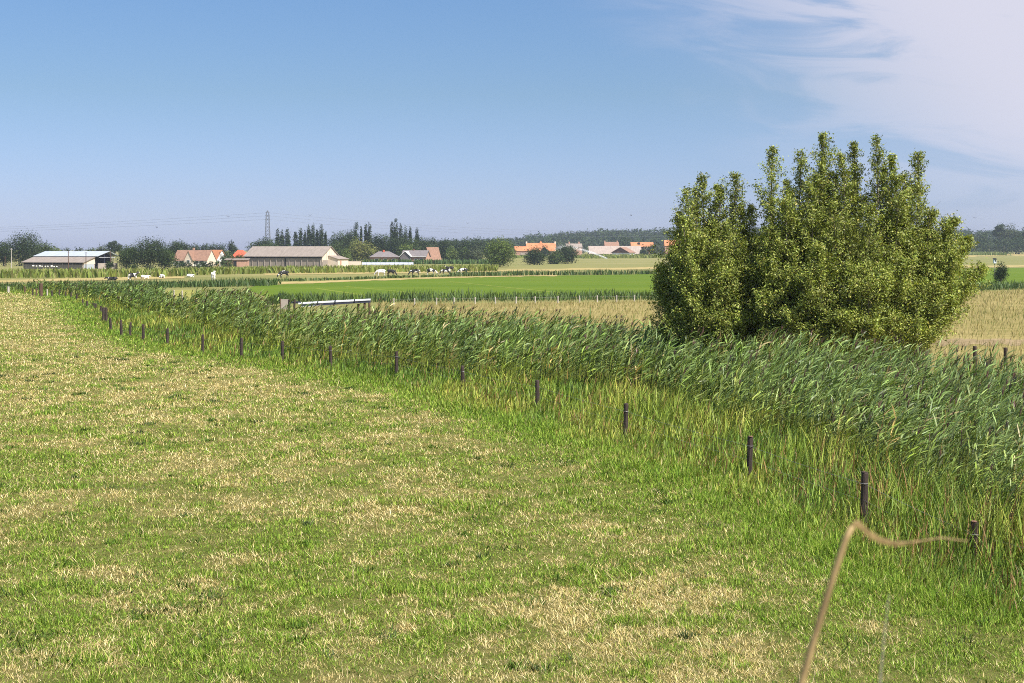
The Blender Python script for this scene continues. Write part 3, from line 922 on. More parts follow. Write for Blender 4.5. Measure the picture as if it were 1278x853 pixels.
def tree(name, px, top, wpx, Y, label, tone='dark', shape='round', group='trees along the horizon', low=0.12, base=None, dens=1.0, cat='tree'):
    z0 = float(terr(0, Y))
    ht = Z(top, Y) - z0
    wd = wpx / F * Y * (0.98 if shape == 'poplar' else 1.15)
    x = X(px, Y)
    root = empty(name, (x, Y, z0), random.uniform(0, 6.28), label, cat, group)
    lobes = []
    zb = low * ht
    ch = ht - zb
    if shape == 'poplar':
        lobes.append((0, 0, zb + ch * 0.50, wd * 0.40, wd * 0.40, ch * 0.52))
        lobes.append((0, 0, zb + ch * 0.36, wd * 0.46, wd * 0.46, ch * 0.34))
        for _ in range(3):
            a = random.uniform(0, 6.28)
            lobes.append((wd * 0.16 * math.cos(a), wd * 0.16 * math.sin(a), zb + ch * random.uniform(0.3, 0.72), wd * 0.24, wd * 0.24, ch * 0.22))
        lobes.append((0, 0, zb + ch * 0.16, wd * 0.44, wd * 0.44, ch * 0.18))
    elif shape == 'open':
        for _ in range(9):
            a = random.uniform(0, 6.28); r = wd * random.uniform(0.12, 0.36); t = random.uniform(0.2, 0.88)
            s = wd * random.uniform(0.13, 0.2)
            lobes.append((r * math.cos(a), r * math.sin(a), zb + ch * t, s, s, s * 0.75))
        lobes.append((0, 0, zb + ch * 0.86, wd * 0.22, wd * 0.22, ch * 0.13))
    else:
        for _ in range(8):
            a = random.uniform(0, 6.28); t = random.uniform(0.1, 0.85)
            prof = math.sin(math.pi * min(0.96, 0.25 + 0.55 * t)) ** 0.6
            r = wd * 0.27 * prof * random.uniform(0.5, 1.1)
            s = wd * random.uniform(0.2, 0.29)
            lobes.append((r * math.cos(a), r * math.sin(a), zb + ch * (0.14 + 0.62 * t), s, s, min(ch * 0.3, s * random.uniform(0.75, 1.1))))
        lobes.append((wd * random.uniform(-.1, .1), wd * random.uniform(-.1, .1), zb + ch * 0.76, wd * 0.33, wd * 0.33, ch * 0.24))
        lobes.append((0, 0, zb + ch * 0.42, wd * 0.42, wd * 0.42, ch * 0.36))
    leaf = max(0.10, 0.00082 * Y)
    area = wd * ch
    nl = int(dens * 6.0 * area / (leaf * leaf * 0.45))
    nl = min(max(nl, 3200 if shape == 'poplar' else 500), 9000)
    V, T, C = crown_mesh(lobes, nl, leaf, GREENS[tone], clump=4 if shape == 'poplar' else 12)
    link('crown', tri_mesh('crown', V, T, C), M['tree'], root)
    tb = MB()
    r0 = max(0.16, ht * 0.022)
    top_ = zb + ch * 0.55
    tb.tube([(0, 0, -0.2), (0.1, 0, zb * 0.6 + 0.3), (random.uniform(-.2, .2), 0, zb + ch * 0.3), (0, 0, top_)], [r0 * 1.25, r0, r0 * 0.7, r0 * 0.3], 7)
    for _ in range(5):
        lb = random.choice(lobes)
        zc = zb + ch * random.uniform(0.05, 0.35)
        tb.tube([(0, 0, zc), (lb[0] * 0.5, lb[1] * 0.5, (zc + lb[2]) / 2 + 0.2), (lb[0], lb[1], max(lb[2], zc + 0.5))], [r0 * 0.45, r0 * 0.3, r0 * 0.1], 5)
    tb.build('trunk', M['bark'], root)
    return root


TG = 'trees along the horizon'
# --- behind and beside the left barn
tree('tree', 4, 301, 26, 560, 'dark leafy tree cut by the left picture edge', 'dark')
tree('tree', 31, 291, 44, 565, 'largest dark round tree, just left of the barn with the blue-grey roof', 'dark', low=0.05)
tree('tree', 53, 303, 26, 575, 'lower dark tree filling the gap between the large tree and the left barn', 'mid', low=0.05)
tree('tree', 70, 309, 20, 640, 'light yellow-green tree peeping over the left end of the blue-grey roof', 'light')
tree('tree', 83, 309.5, 12, 720, 'small dark tree over the blue-grey roof, left of the middle', 'dark')
tree('tree', 98, 309, 13, 720, 'small round dark tree over the middle of the blue-grey roof', 'dark')
tree('tree', 113, 310, 16, 720, 'low dark tree over the right half of the blue-grey roof', 'mid')
tree('tree', 129, 306, 16, 680, 'rounded tree left of the umbrella-shaped tree behind the barn', 'grey')
tree('umbrella_tree', 141, 301, 20, 660, 'bare-stemmed tree with an umbrella crown right behind the left barn', 'blue', 'open', low=0.45)
tree('tree', 158, 307, 26, 470, 'leafy tree covering the right end of the left barn', 'mid', low=0.1)
tree('tree', 184, 298, 48, 462, 'broad dark tree standing between the left barn and the brown-roofed house', 'dark', low=0.14)
tree('tree', 206, 309, 26, 470, 'lower bushy tree at the left end of the brown-roofed house', 'mid', low=0.04)
tree('shrub', 137, 325, 9, 440, 'dark upright shrub in front of the open end of the left barn', 'dark', low=0.02, group='shrubs beside the farm buildings', cat='shrub')
tree('shrub', 167, 330, 14, 440, 'low shrub under the broad dark tree', 'mid', low=0.02, group='shrubs beside the farm buildings', cat='shrub')
tree('shrub', 187, 331, 12, 440, 'low shrub at the foot of the broad dark tree, on its right', 'grey', low=0.02, group='shrubs beside the farm buildings', cat='shrub')
# --- behind the brown-roofed house
tree('tree', 224, 301, 30, 660, 'wide dark tree behind the left end of the brown roof', 'dark')
tree('tree', 243, 304.5, 18, 760, 'grey-green tree behind the middle of the brown roof', 'blue')
tree('tree', 256, 304.5, 14, 760, 'grey-green tree behind the right half of the brown roof', 'blue')
tree('tree', 266, 304, 14, 740, 'dark tree over the right gable of the brown-roofed house', 'blue')
tree('tree', 277, 305, 14, 720, 'dark tree just right of the brown-roofed house', 'dark')
tree('tree', 290, 301.5, 12, 700, 'small dark tree rising left of the bright red roof', 'blue', low=0.3)
tree('tree', 283, 314, 22, 600, 'mid green bushy tree between the brown roof and the red roof', 'mid', low=0.03)
tree('tree', 300, 318, 18, 570, 'low green bush in front of the red roof', 'mid', low=0.02)
# --- behind the long grey barn
tree('tree', 320, 301, 22, 740, 'dark round tree over the left end of the long grey barn', 'dark')
tree('tree', 337, 297, 22, 740, 'dark round tree hiding the foot of the pylon', 'dark')
tree('tree', 331, 304.5, 34, 720, 'lighter low tree over the left end of the long barn roof', 'mid')
POP = 'poplars behind the long grey barn'
for k, (px, top, wd) in enumerate([(346.5, 287, 6.5), (352, 286, 6), (359, 286, 8), (369, 290, 6.5), (375, 285, 6.5), (380.3, 288, 4), (385, 282, 6.5), (390.5, 281, 7), (395.7, 287, 4.5), (401, 281, 7.5), (406.3, 290, 4.5)]):
    nth = ['leftmost slim dark poplar of the row behind the long grey barn', 'second slim poplar from the left in the row behind the long barn', 'third poplar from the left, broad, at the left end of the barn row',
           'shorter poplar right of the first gap in the row behind the barn', 'fifth poplar from the left in the row behind the long barn', 'very thin short poplar in the middle of the barn row',
           'tall poplar in the middle of the row, left of the other tall one', 'tall poplar in the middle of the row, right of the other tall one', 'thin short poplar between two tall ones near the right end of the row',
           'tallest broad poplar near the right end of the barn row', 'rightmost thin short poplar of the row behind the barn'][k]
    tree('poplar', px, top, wd, 780, nth, 'dark', 'poplar', POP, 0.02)
tree('tree', 421, 290, 24, 740, 'dark round tree above the right gable of the long barn', 'dark')
tree('tree', 436, 288.5, 20, 750, 'dark round tree left of the two poplar pairs', 'dark')
tree('tree', 416, 302, 22, 700, 'mid green tree just above the barn gable', 'mid')
tree('tree', 432.5, 311.5, 13, 610, 'small ball-shaped light green tree right of the long barn', 'light', low=0.05)
tree('tree', 441, 303, 18, 690, 'dark bushy tree between the ball-shaped tree and the yellow willow', 'dark')
PO2 = 'poplars in the middle of the horizon'
for px, top, wd, lb in [(444.5, 278, 8, 'broad tall poplar left of the thin one, above the yellowish willow'), (450.7, 283, 3.6, 'very thin poplar between two broad ones above the yellowish willow'),
                        (456.3, 280, 4.6, 'narrow poplar forming the left half of a pair above the willow'), (461, 279, 7, 'broad poplar forming the right half of a pair above the willow'),
                        (489, 277, 5.5, 'slim poplar just left of the tallest one'), (493.8, 273, 7.5, 'tallest poplar of the whole horizon'), (500, 280, 6, 'poplar just right of the tallest one'),
                        (506, 284, 7.5, 'stout poplar second to the right of the tallest one'), (512, 284, 4.5, 'thin poplar standing third to the right of the tallest one'), (520.5, 285, 6, 'blunt poplar standing alone at the right end of the poplars')]:
    tree('poplar', px, top, wd, 780, lb, 'dark', 'poplar', PO2, 0.02)
tree('willow_tree', 447, 299, 24, 680, 'pale yellow-green drooping tree below the broad poplar', 'yellow', low=0.04)
tree('willow_tree', 461, 303, 20, 680, 'pale yellow-green tree touching the left bungalow roof', 'yellow', low=0.04)
tree('tree', 469, 294, 20, 740, 'dark tree between the yellowish willow and the tall poplars', 'dark')
tree('tree', 481, 293.5, 22, 740, 'dark round tree left of the tallest poplar', 'dark')
tree('tree', 497, 294, 24, 730, 'dense tree at the foot of the tallest poplar', 'dark', low=0.03)
tree('tree', 513, 297, 22, 730, 'olive green tree at the foot of the thin poplar', 'mid', low=0.03)
tree('tree', 507, 304, 18, 700, 'lighter small tree between the two bungalow roofs', 'light', low=0.03)
tree('tree', 528, 296, 24, 740, 'dark broad tree behind the right bungalow', 'dark', low=0.03)
tree('tree', 538, 304, 16, 700, 'grey-leaved tree beside the steep dark red roof', 'grey', low=0.03)
tree('tree', 542, 297, 18, 760, 'dark tree above the steep dark red roof', 'blue', low=0.03)
tree('tree', 556, 298.5, 22, 740, 'dark tree first to the right of the steep roof', 'dark', low=0.03)
tree('tree', 570, 300, 20, 760, 'blue-green tree second to the right of the steep roof', 'blue', low=0.03)
tree('tree', 583, 298, 20, 760, 'dark tree third to the right of the steep roof', 'dark', low=0.03)
tree('tree', 596, 297.5, 20, 760, 'dark tree just behind the lone round tree, on its left', 'blue', low=0.03)
tree('tree', 611, 298.5, 20, 800, 'dark tree half hidden by the lone round tree', 'blue', low=0.03)
tree('tree', 564, 309, 18, 710, 'lighter low tree in the belt right of the steep roof', 'light', low=0.03)
tree('tree', 577, 308, 20, 710, 'mid green low tree in the middle of the belt beyond the maize', 'mid', low=0.03)
tree('tree', 592, 309, 20, 710, 'olive low tree at the right end of the belt beyond the maize', 'grey', low=0.03)
# --- nearer field trees
tree('field_tree', 623.5, 297.5, 38, 520, 'lone broad round tree standing free in the pasture', 'light', low=0.02, group='single trees in the pasture')
tree('field_tree', 667, 309.5, 25, 610, 'small round dark tree in front of the orange-roofed farm', 'dark', low=0.02, group='single trees in the pasture')
tree('field_tree', 693, 312, 22, 640, 'low olive tree left of the water jet, before the farm', 'mid', low=0.02, group='single trees in the pasture')
tree('field_tree', 708, 306.5, 28, 650, 'dark airy tree beside the head of the water jet', 'dark', low=0.05, group='single trees in the pasture')
# --- by the far farms
tree('tree', 680, 306, 10, 900, 'small dark tree against the orange farm roof', 'dark', low=0.03)
tree('tree', 722, 304, 18, 1200, 'dark tree left of the pale shed roof below the wood', 'blue', low=0.03)
tree('tree', 779, 297, 20, 1250, 'round dark tree between the two far orange roofs', 'dark', low=0.1)
tree('tree', 817, 304, 13, 1020, 'grey-green tree right of the far orange roof', 'grey', low=0.03)
tree('tree', 803, 311, 10, 1000, 'small bush before the far shed', 'mid', low=0.03)
# --- far right
tree('poplar', 1201.5, 290, 5, 1200, 'slim poplar beside the willows far right', 'blue', 'poplar', 'trees far right', 0.02)
tree('tree', 1207, 293, 12, 1200, 'grey-green tree right of the slim far right poplar', 'grey', group='trees far right', low=0.03)
tree('tree', 1226.5, 291.5, 14, 1200, 'small dark tree rising from the far right hedge', 'dark', group='trees far right', low=0.2)
tree('tree', 1248, 281, 16, 1200, 'dark left half of the big airy tree on the far right', 'dark', 'open', group='trees far right', low=0.2)
tree('tree', 1256, 278.5, 24, 1205, 'big airy grey-green tree over the far right hedge', 'grey', group='trees far right', low=0.15, dens=0.7)
tree('tree', 1268, 289, 14, 1200, 'dark tree right of the big airy tree', 'dark', group='trees far right', low=0.15)
tree('tree', 1282, 282, 12, 1200, 'dark tree cut by the right picture edge', 'dark', group='trees far right', low=0.15)
tree('shrub', 1249, 328.5, 16, 245, 'dark rounded bush alone in the bright green field on the right', 'dark', low=0.02, group='shrubs in the fields', cat='shrub')


def hedge(px0, px1, top, Y, depth, label, tone='dark', base=None):
    x0, x1 = X(px0, Y), X(px1, Y)
    z0 = float(terr(0, Y)); ht = Z(top, Y) - z0
    root = empty('hedge', ((x0 + x1) / 2, Y, z0), 0, label, 'hedge', 'hedges near the farms')
    L = x1 - x0
    lobes = []
    k = max(3, int(L / (ht * 0.9)))
    for i in range(k):
        lobes.append((-L / 2 + L * (i + 0.5) / k, 0, ht * 0.5, L / k * 0.62, depth / 2, ht * random.uniform(0.44, 0.56)))
    leaf = max(0.2, 0.0009 * Y)
    V, T, C = crown_mesh(lobes, min(7000, int(5 * L * ht / (leaf * leaf * .45))), leaf, GREENS[tone])
    link('foliage', tri_mesh('foliage', V, T, C), M['tree'], root)
    for i in range(k):
        MB().tube([(lobes[i][0], 0, -0.1), (lobes[i][0] + 0.1, 0, ht * 0.6)], [ht * 0.04, ht * 0.02], 6).build('stem', M['bark'], root)


hedge(216, 268, 327.2, 500, 3, 'clipped dark hedge in front of the brown-roofed house')
hedge(270, 290, 325.5, 505, 4, 'rougher green hedge right of the brown-roofed house', 'mid')
hedge(1206, 1300, 298, 1180, 30, 'tall dark hedgerow along the far right field edge')
hedge(795, 832, 309, 1050, 8, 'dark hedge at the right end of the far farm', 'blue')


# ------------------------------------------------------------------ wooded dunes on the horizon
def hill_z(x):
    return np.interp(x, [-900, -500, -200, 0, 120, 300, 520, 900, 1500], [0, 0, 0, 11, 21, 24, 22, 14, 6])


hx = np.linspace(-1000, 1700, 60); hy = np.linspace(1480, 2100, 16)
XX, YY = np.meshgrid(hx, hy)
prof = np.sin(np.clip((YY - 1480) / 620, 0, 1) * np.pi * 0.62) ** 0.9
ZZ = terr(0, 1480) * 0.9 + hill_z(XX) * prof
V = np.stack([XX.ravel(), YY.ravel(), ZZ.ravel()], 1)
nx, ny = len(hx), len(hy)
ii, jj = np.meshgrid(np.arange(nx - 1), np.arange(ny - 1))
b0 = (jj * nx + ii).ravel()
o = link('hills', tri_mesh('hills', V, np.stack([b0, b0 + 1, b0 + nx + 1, b0 + nx], 1), None, True), field_mat('dune_ground', [(0.05, 0.08, 0.02), (0.08, 0.1, 0.03), (0.12, 0.13, 0.05)], (0.01, 0.05, 0.3)))
tag(o, 'low wooded dunes closing the horizon', 'hills', kind='structure')
parts = []
for _ in range(3200):
    x = random.uniform(-150, 1300); y = 1486 + 400 * random.random() ** 1.25
    z = float(terr(0, 1480) * 0.9 + hill_z(x) * (math.sin(min(1, (y - 1480) / 620) * math.pi * 0.62) ** 0.9))
    ht = random.uniform(7.5, 11.5); wd = random.uniform(8, 13)
    if x < 20: ht *= 0.8
    base = np.array(random.choice([GREENS['dark'], GREENS['blue'], GREENS['mid'], GREENS['dark']])) * random.uniform(0.75, 1.15)
    v, t, c = crown_mesh([(0, 0, ht * 0.55, wd * 0.5, wd * 0.5, ht * 0.45), (random.uniform(-1, 1), 0, ht * 0.75, wd * 0.35, wd * 0.35, ht * 0.27)], 70, 2.0, base, 0.2, 6)
    parts.append((v + np.array([x, y, z]), t, c))
V, T, C = joined(parts)
o = link('woods', tri_mesh('woods', V, T, C), M['tree'])
tag(o, 'far dark wood covering the dunes, reading as one mass', 'woods', kind='stuff')


# ------------------------------------------------------------------ willows
def willow(name, px, Y, spires, skirt, label):
    x0 = X(px, Y)
    root = empty(name, (x0, Y, 0), 0, label, 'willow', 'willows behind the reeds')
    LV, LN, LS, LC = [], [], [], []
    base = np.array([(0.21, 0.265, 0.046), (0.27, 0.315, 0.058), (0.15, 0.20, 0.042), (0.36, 0.38, 0.10)])
    def stem_with_twigs(pts, rad, ntw, R0, tone, parent_name, tmin=0.22):
        P = [Vector(p) for p in pts]
        # smooth curve through the points
        def at(t):
            k = min(int(t * (len(P) - 1)), len(P) - 2); f = t * (len(P) - 1) - k
            a = P[max(k - 1, 0)]; b = P[k]; c = P[k + 1]; d = P[min(k + 2, len(P) - 1)]
            return 0.5 * ((2 * b) + (c - a) * f + (2 * a - 5 * b + 4 * c - d) * f * f + (3 * b - a - 3 * c + d) * f ** 3)
        mb = MB()
        mb.tube([at(i / 9) for i in range(10)], [rad * (1 - 0.88 * i / 9) for i in range(10)], 7)
        for i in range(ntw):
            t = tmin + (1 - tmin) * ((i + random.random()) / ntw) ** 1.12
            p = at(min(t, 0.999))
            a = random.uniform(0, 6.28)
            u = random.uniform(0.3, 1.1) + 0.35 * t ** 3                 # upward angle of the twig
            q_ = (t - tmin) / (1 - tmin)
            prof = (0.55 + 0.95 * min(1.0, q_ * 4)) * (1.0 - q_) ** 0.66 * random.uniform(0.8, 1.1) + 0.03
            L = R0 * prof * random.choice((0.45, 0.7, 0.9, 1.0, 1.25)) * random.uniform(0.8, 1.15) + 0.10
            d = Vector((math.cos(a) * math.cos(u), math.sin(a) * math.cos(u), math.sin(u)))
            q = p + d * L
            if i % 2 == 0:
                mb.tube([p, p + d * L * 0.5 + Vector((0, 0, 0.03)), q], [rad * 0.22 * (1.1 - t) + 0.006, 0.006, 0.003], 4, False)
            k = int((16 + 78 * L) * random.choice((0.0, 0.4, 0.9, 1.1, 1.4)))
            s = RNG.uniform(0.15, 1.08, k)
            pp = np.array(p)[None] + np.array(d)[None] * (L * s)[:, None] + RNG.normal(0, 1, (k, 3)) * (0.05 + 0.085 * L * (1.1 - s * 0.7))[:, None]
            LV.append(pp)
            ln = RNG.normal(0, 1, (k, 3)) + np.array([math.cos(a) * 0.6, math.sin(a) * 0.6, 0.6])
            LN.append(ln / np.linalg.norm(ln, axis=1)[:, None])
            LS.append(RNG.uniform(0.062, 0.14, k))
            cb = base[RNG.integers(0, 4, k)] * (tone * random.uniform(0.8, 1.2))
            yl = RNG.uniform(0, 1, k) < 0.025
            cb[yl] = np.array([0.42, 0.36, 0.10])
            LC.append(cb * RNG.choice([0.55, 0.85, 1.1, 1.3], k)[:, None])
        mb.build(parent_name, M['bark'], root, smooth=True)
    extra = []
    for (tpx, tpy, dy, r, bpx) in spires:
        for q in range(2):
            extra.append((tpx + random.uniform(-20, 20), tpy + random.uniform(18, 75), dy + random.uniform(-.9, .7), r * random.uniform(.7, .95), bpx + random.uniform(-8, 8)))
    for (tpx, tpy, dy, r, bpx) in spires + extra:
        tz = Z(tpy, Y + dy)
        tx = X(tpx, Y + dy) - x0
        bx = X(bpx, Y) - x0
        pts = [(bx, dy * 0.35, -0.1), (bx + (tx - bx) * 0.38 + random.uniform(-.15, .15), dy * 0.6, tz * 0.25), (bx + (tx - bx) * 0.70, dy * 0.85, tz * 0.5), (bx + (tx - bx) * 0.9 + random.uniform(-.12, .12), dy, tz * 0.76), (tx, dy, tz)]
        stem_with_twigs(pts, 0.085 if tz > 6 else 0.06, int(15 * tz), r, random.uniform(0.9, 1.12), 'trunk')
    for (tpx, tpy, dy, r, bpx) in skirt:
        Yk = Y + dy
        tx, tz = X(tpx, Yk) - x0, Z(tpy, Yk)
        bx = X(bpx, Y) - x0
        pts = [(bx, dy * 0.2, 0.0), (bx + (tx - bx) * 0.4, dy * 0.5, tz * 0.42), (bx + (tx - bx) * 0.8, dy * 0.85, tz * 0.8), (tx, dy, tz)]
        stem_with_twigs(pts, 0.05, int(20 + 16 * math.hypot(tx - bx, tz)), r, random.uniform(1.0, 1.3), 'limb', 0.30)
    V, T, C = quads(np.concatenate(LV), np.concatenate(LN), np.concatenate(LS), np.concatenate(LC), 0.40)
    link('crown', tri_mesh('crown', V, T, C), M['willow'], root)
    print(name, 'leaves', len(T))
    return root


WY = 56.0
willow('willow_bush', 1050, WY,
       [(964, 188, 0.4, 1.23, 985), (1000, 190, 1.2, 1.04, 1005), (1026, 172, 0.2, 1.37, 1025), (1052, 196, -0.6, 1.17, 1045), (1066, 182, 1.0, 1.10, 1060), (1094, 178, 0.3, 1.37, 1080),
        (1118, 222, -0.6, 1.17, 1095), (1146, 194, 0.4, 1.37, 1110), (1137, 240, 1.4, 1.30, 1105), (980, 250, -1.2, 1.30, 990), (1040, 262, -1.5, 1.37, 1040), (1085, 262, -1.6, 1.37, 1075), (1160, 268, -0.4, 1.30, 1115), (1010, 232, -0.9, 1.23, 1015)],
       [(1190, 278, 0.2, 0.98, 1110), (1208, 300, 0.9, 0.78, 1115), (1226, 338, 0.0, 0.91, 1115), (1206, 362, -0.6, 0.98, 1110), (1190, 325, -0.9, 1.10, 1105), (1170, 390, -1.3, 1.04, 1105), (1020, 318, -2.2, 1.04, 1030), (1000, 352, -2.4, 1.04, 1030),
        (1060, 340, -2.3, 1.10, 1055), (1100, 345, -2.2, 1.10, 1080), (1130, 330, -1.9, 1.10, 1090), (960, 330, -1.6, 1.10, 985), (985, 395, -2.2, 1.04, 1000), (1050, 395, -2.6, 1.04, 1050), (1120, 400, -2.3, 1.10, 1085), (1150, 415, -1.8, 0.98, 1095), (960, 300, -0.9, 1.0, 975), (950, 370, -1.6, 1.0, 975), (965, 425, -1.8, 0.9, 985), (1010, 425, -2.4, 0.9, 1015), (1150, 360, -1.4, 1.0, 1105), (1030, 430, -2.2, 0.9, 1040), (1130, 425, -1.6, 0.9, 1095), (1175, 345, 0.5, 0.9, 1110), (1168, 310, 0.3, 0.9, 1110), (1085, 410, -2.6, 1.04, 1070)],
       'tall many-stemmed willow with pointed tops and yellowish low shoots behind the reeds')
willow('willow_bush', 884, WY + 0.8,
       [(876, 224, 0.3, 1.23, 884), (858, 240, -0.6, 1.10, 876), (896, 236, 0.9, 1.04, 890), (919, 220, 0.0, 1.17, 900), (848, 268, 0.4, 1.17, 872), (938, 262, 0.5, 1.04, 905), (905, 280, -1.2, 1.23, 895), (872, 300, -1.3, 1.23, 882)],
       [(826, 338, 0.2, 0.91, 870), (832, 372, -0.8, 0.91, 870), (850, 350, -1.2, 1.04, 874), (845, 400, -1.4, 0.91, 874), (880, 350, -1.9, 1.04, 882), (910, 345, -1.8, 1.04, 895), (935, 330, -0.9, 1.04, 905), (900, 398, -2.1, 0.98, 890), (930, 395, -1.7, 0.98, 900), (840, 318, -0.5, 0.95, 872), (945, 300, 0.0, 0.9, 915), (948, 405, -0.6, 0.9, 910), (835, 420, -0.8, 0.9, 872), (860, 428, -1.5, 0.9, 880), (905, 425, -1.6, 0.9, 895), (822, 352, 0.4, 0.8, 870), (870, 405, -2.0, 0.91, 880)],
       'lower rounder willow bush joining the tall one on its left')


# ------------------------------------------------------------------ fence
def post_mesh(r, h, seed=0):
    mb = MB()
    rn = random.Random(seed)
    dx, dy = rn.uniform(-.03, .03), rn.uniform(-.02, .02)
    n = 10
    pts = [(0, 0, -0.25), (dx * 0.3, dy * 0.3, h * 0.35), (dx * 0.8, dy * 0.8, h * 0.8), (dx, dy, h - 0.03), (dx, dy, h)]
    mb.tube(pts, [r * 1.04, r * rn.uniform(0.97, 1.05), r * rn.uniform(0.95, 1.02), r * 0.98, r * 0.8], n)
    return mb


ORD = ['first', 'second', 'third', 'fourth', 'fifth', 'sixth', 'seventh', 'eighth', 'ninth', 'tenth', 'eleventh', 'twelfth', 'thirteenth', 'fourteenth', 'fifteenth', 'sixteenth', 'seventeenth', 'eighteenth', 'nineteenth', 'twentieth']
POSTS = [(1215, 651, 0.72, 0.07), (1078.5, 590, 1.1, 0.075), (935, 545, 1.1, 0.07), (780.5, 504, 1.05, 0.072), (671, 475, 1.05, 0.078), (578, 457, 1.0, 0.075), (494.5, 439, 1.1, 0.08), (413, 432, 1.05, 0.075), (352.5, 426, 1.05, 0.075),
         (301, 422, 1.1, 0.08), (253, 418, 1.05, 0.075), (209, 410, 1.05, 0.08), (179, 405, 1.05, 0.085), (162, 402.5, 1.0, 0.075), (151.5, 400, 1.1, 0.09), (138.3, 397, 1.0, 0.085)]
tops = []
for k, (px, py, h, r) in enumerate(POSTS):
    Y = ytop(py, h)
    x = X(px, Y)
    if k == 0: lb = 'short reddish-topped fence post at the far right, nearest of the row'
    elif k == 1: lb = 'tall dark fence post just behind the bent dry stem'
    else: lb = f'dark weathered fence post, {ORD[k]} from the near end of the row along the sedge'
    p = empty('fence_post', (x, Y, 0), random.uniform(0, 6.28), lb, 'fence post', 'dark fence posts along the sedge')
    p.rotation_euler = (random.uniform(-.03, .03), random.uniform(-.035, .035), p.rotation_euler.z)
    s = post_mesh(r, h, k).build('shaft', M['post'], p, smooth=False)
    cap = MB(); cap.tube([(0, 0, h + 0.001), (0, 0, h + 0.012)], [r * 0.78, r * 0.7], 10)
    cp = cap.build('cut_top', M['postcut'] if k in (0, 2) else M['post'], p)
    if k < 8:
        st = MB()
        ins = [(r * 1.06 * math.cos(a), r * 1.06 * math.sin(a), h - 0.22) for a in np.linspace(0, 6.283, 13)]
        st.tube(ins, 0.006, 5, False)
        st.build('wire_tie', M['wire'], p)
    tops.append((x, Y - r - 0.01, h))


def wire(pts, rad, name, label, cat, mat='wire', sag=0.03, seg=6):
    mb = MB()
    full = []
    for a, b in zip(pts[:-1], pts[1:]):
        for i in range(seg):
            t = i / seg
            p = Vector(a).lerp(Vector(b), t); p.z -= sag * 4 * t * (1 - t)
            full.append(p)
    full.append(Vector(pts[-1]))
    mb.tube(full, rad, 5)
    o = mb.build(name, M[mat])
    return tag(o, label, cat)


first = Vector(tops[0]); nxt = first + (first - Vector(tops[1])) * 0.9
wire([(nxt.x, nxt.y, 0.6)] + [(x, y, h - 0.22) for x, y, h in tops], 0.0030, 'fence_wire', 'upper thin wire strung along the dark fence posts', 'wire')
wire([(nxt.x, nxt.y, 0.3)] + [(x, y, h - 0.55) for x, y, h in tops], 0.0020, 'fence_wire', 'lower thin wire strung along the dark fence posts', 'wire')

# posts where the fence turns away far left
GP = 'posts at the far left end of the meadow'
for px, t, b, r, mt, lb in [(129, 384, 403, 0.10, 'post', 'taller dark post, left one of the braced pair at the fence bend'), (132.6, 384, 404, 0.10, 'post', 'taller dark post, right one of the braced pair at the fence bend'),
                            (126, 382, 393, 0.09, 'post', 'dark post just left of the braced pair'), (119.3, 379, 388, 0.10, 'post', 'dark post second to the left of the braced pair'), (117, 378.5, 387, 0.08, 'post', 'thin dark post close beside the one left of the braced pair'),
                            (109, 376, 385, 0.10, 'post', 'dark post third to the left of the braced pair'), (103, 373.5, 381, 0.09, 'post', 'short dark post on the bend, fourth to the left of the braced pair'),
                            (96, 367, 376, 0.09, 'post', 'dark post fifth to the left of the braced pair'), (89, 365.5, 373, 0.1, 'post', 'dark post sixth to the left of the braced pair'), (82, 364, 371.5, 0.1, 'post', 'dark post third to the right of the thick gate post'),
                            (74, 361.5, 370.5, 0.1, 'post', 'dark post seen against the reeds, two right of the pale one'), (65, 362.5, 371.5, 0.1, 'post', 'dark post right of the pale leaning one near the gate post'), (59, 361.5, 370, 0.09, 'palepost', 'pale post just right of the thick gate post'),
                            (51.3, 354, 370.5, 0.22, 'brownpost', 'thick tall brown gate post at the far end of the meadow'), (45.6, 360, 369, 0.11, 'brownpost', 'brown post close to the left of the thick gate post'), (40.8, 361, 369, 0.1, 'post', 'dark post second to the left of the thick gate post'),
                            (31, 357.5, 366.5, 0.1, 'brownpost', 'brown post between the gate post and the pale left post'), (10.5, 358, 366, 0.16, 'palepost', 'pale bleached post near the left picture edge')]:
    Y = gy(b); h = (b - t) / F * Y
    o = post_mesh(r, h, int(px)).build('fence_post', M[mt], None, (X(px, Y), Y, 0))
    tag(o, lb, 'fence post', GP)
Y = gy(403)
mb = MB(); mb.tube([(X(135.5, Y), Y - 0.3, -0.1), (X(132.8, Y), Y, 0.75)], 0.08, 8)
tag(mb.build('brace_post', M['brownpost']), 'slanting timber brace leaning on the braced post pair', 'brace')

# pale posts along the reed ditch and in the gap
GQ = 'pale posts along the reed ditch'
names = ['leftmost pale post of the ditch row behind the hay field', 'second pale post from the left in the ditch row', 'third pale post from the left in the ditch row', 'brighter pale post, fourth from the left in the ditch row', 'fifth pale post from the left in the ditch row',
         'sixth pale post from the left in the ditch row', 'seventh pale post from the left in the ditch row', 'pale post in the middle of the ditch row, eighth from the left', 'ninth pale post from the left in the ditch row', 'tenth pale post from the left in the ditch row',
         'bright pale post third to the left of the willow', 'pale post second to the left of the willow', 'pale post nearest the willow in the ditch row']
for k, px in enumerate([492, 518, 545, 567, 593, 618.5, 644, 668, 696, 723, 745, 769, 791]):
    t = np.interp(px, [490, 800], [372.5, 368.0]); b = t + 8.5
    Y = gy(b); h = (b - t) / F * Y
    tag(post_mesh(0.075, h, k + 50).build('fence_post', M['palepost'], None, (X(px, Y), Y - 0.6, 0)), names[k], 'fence post', GQ)
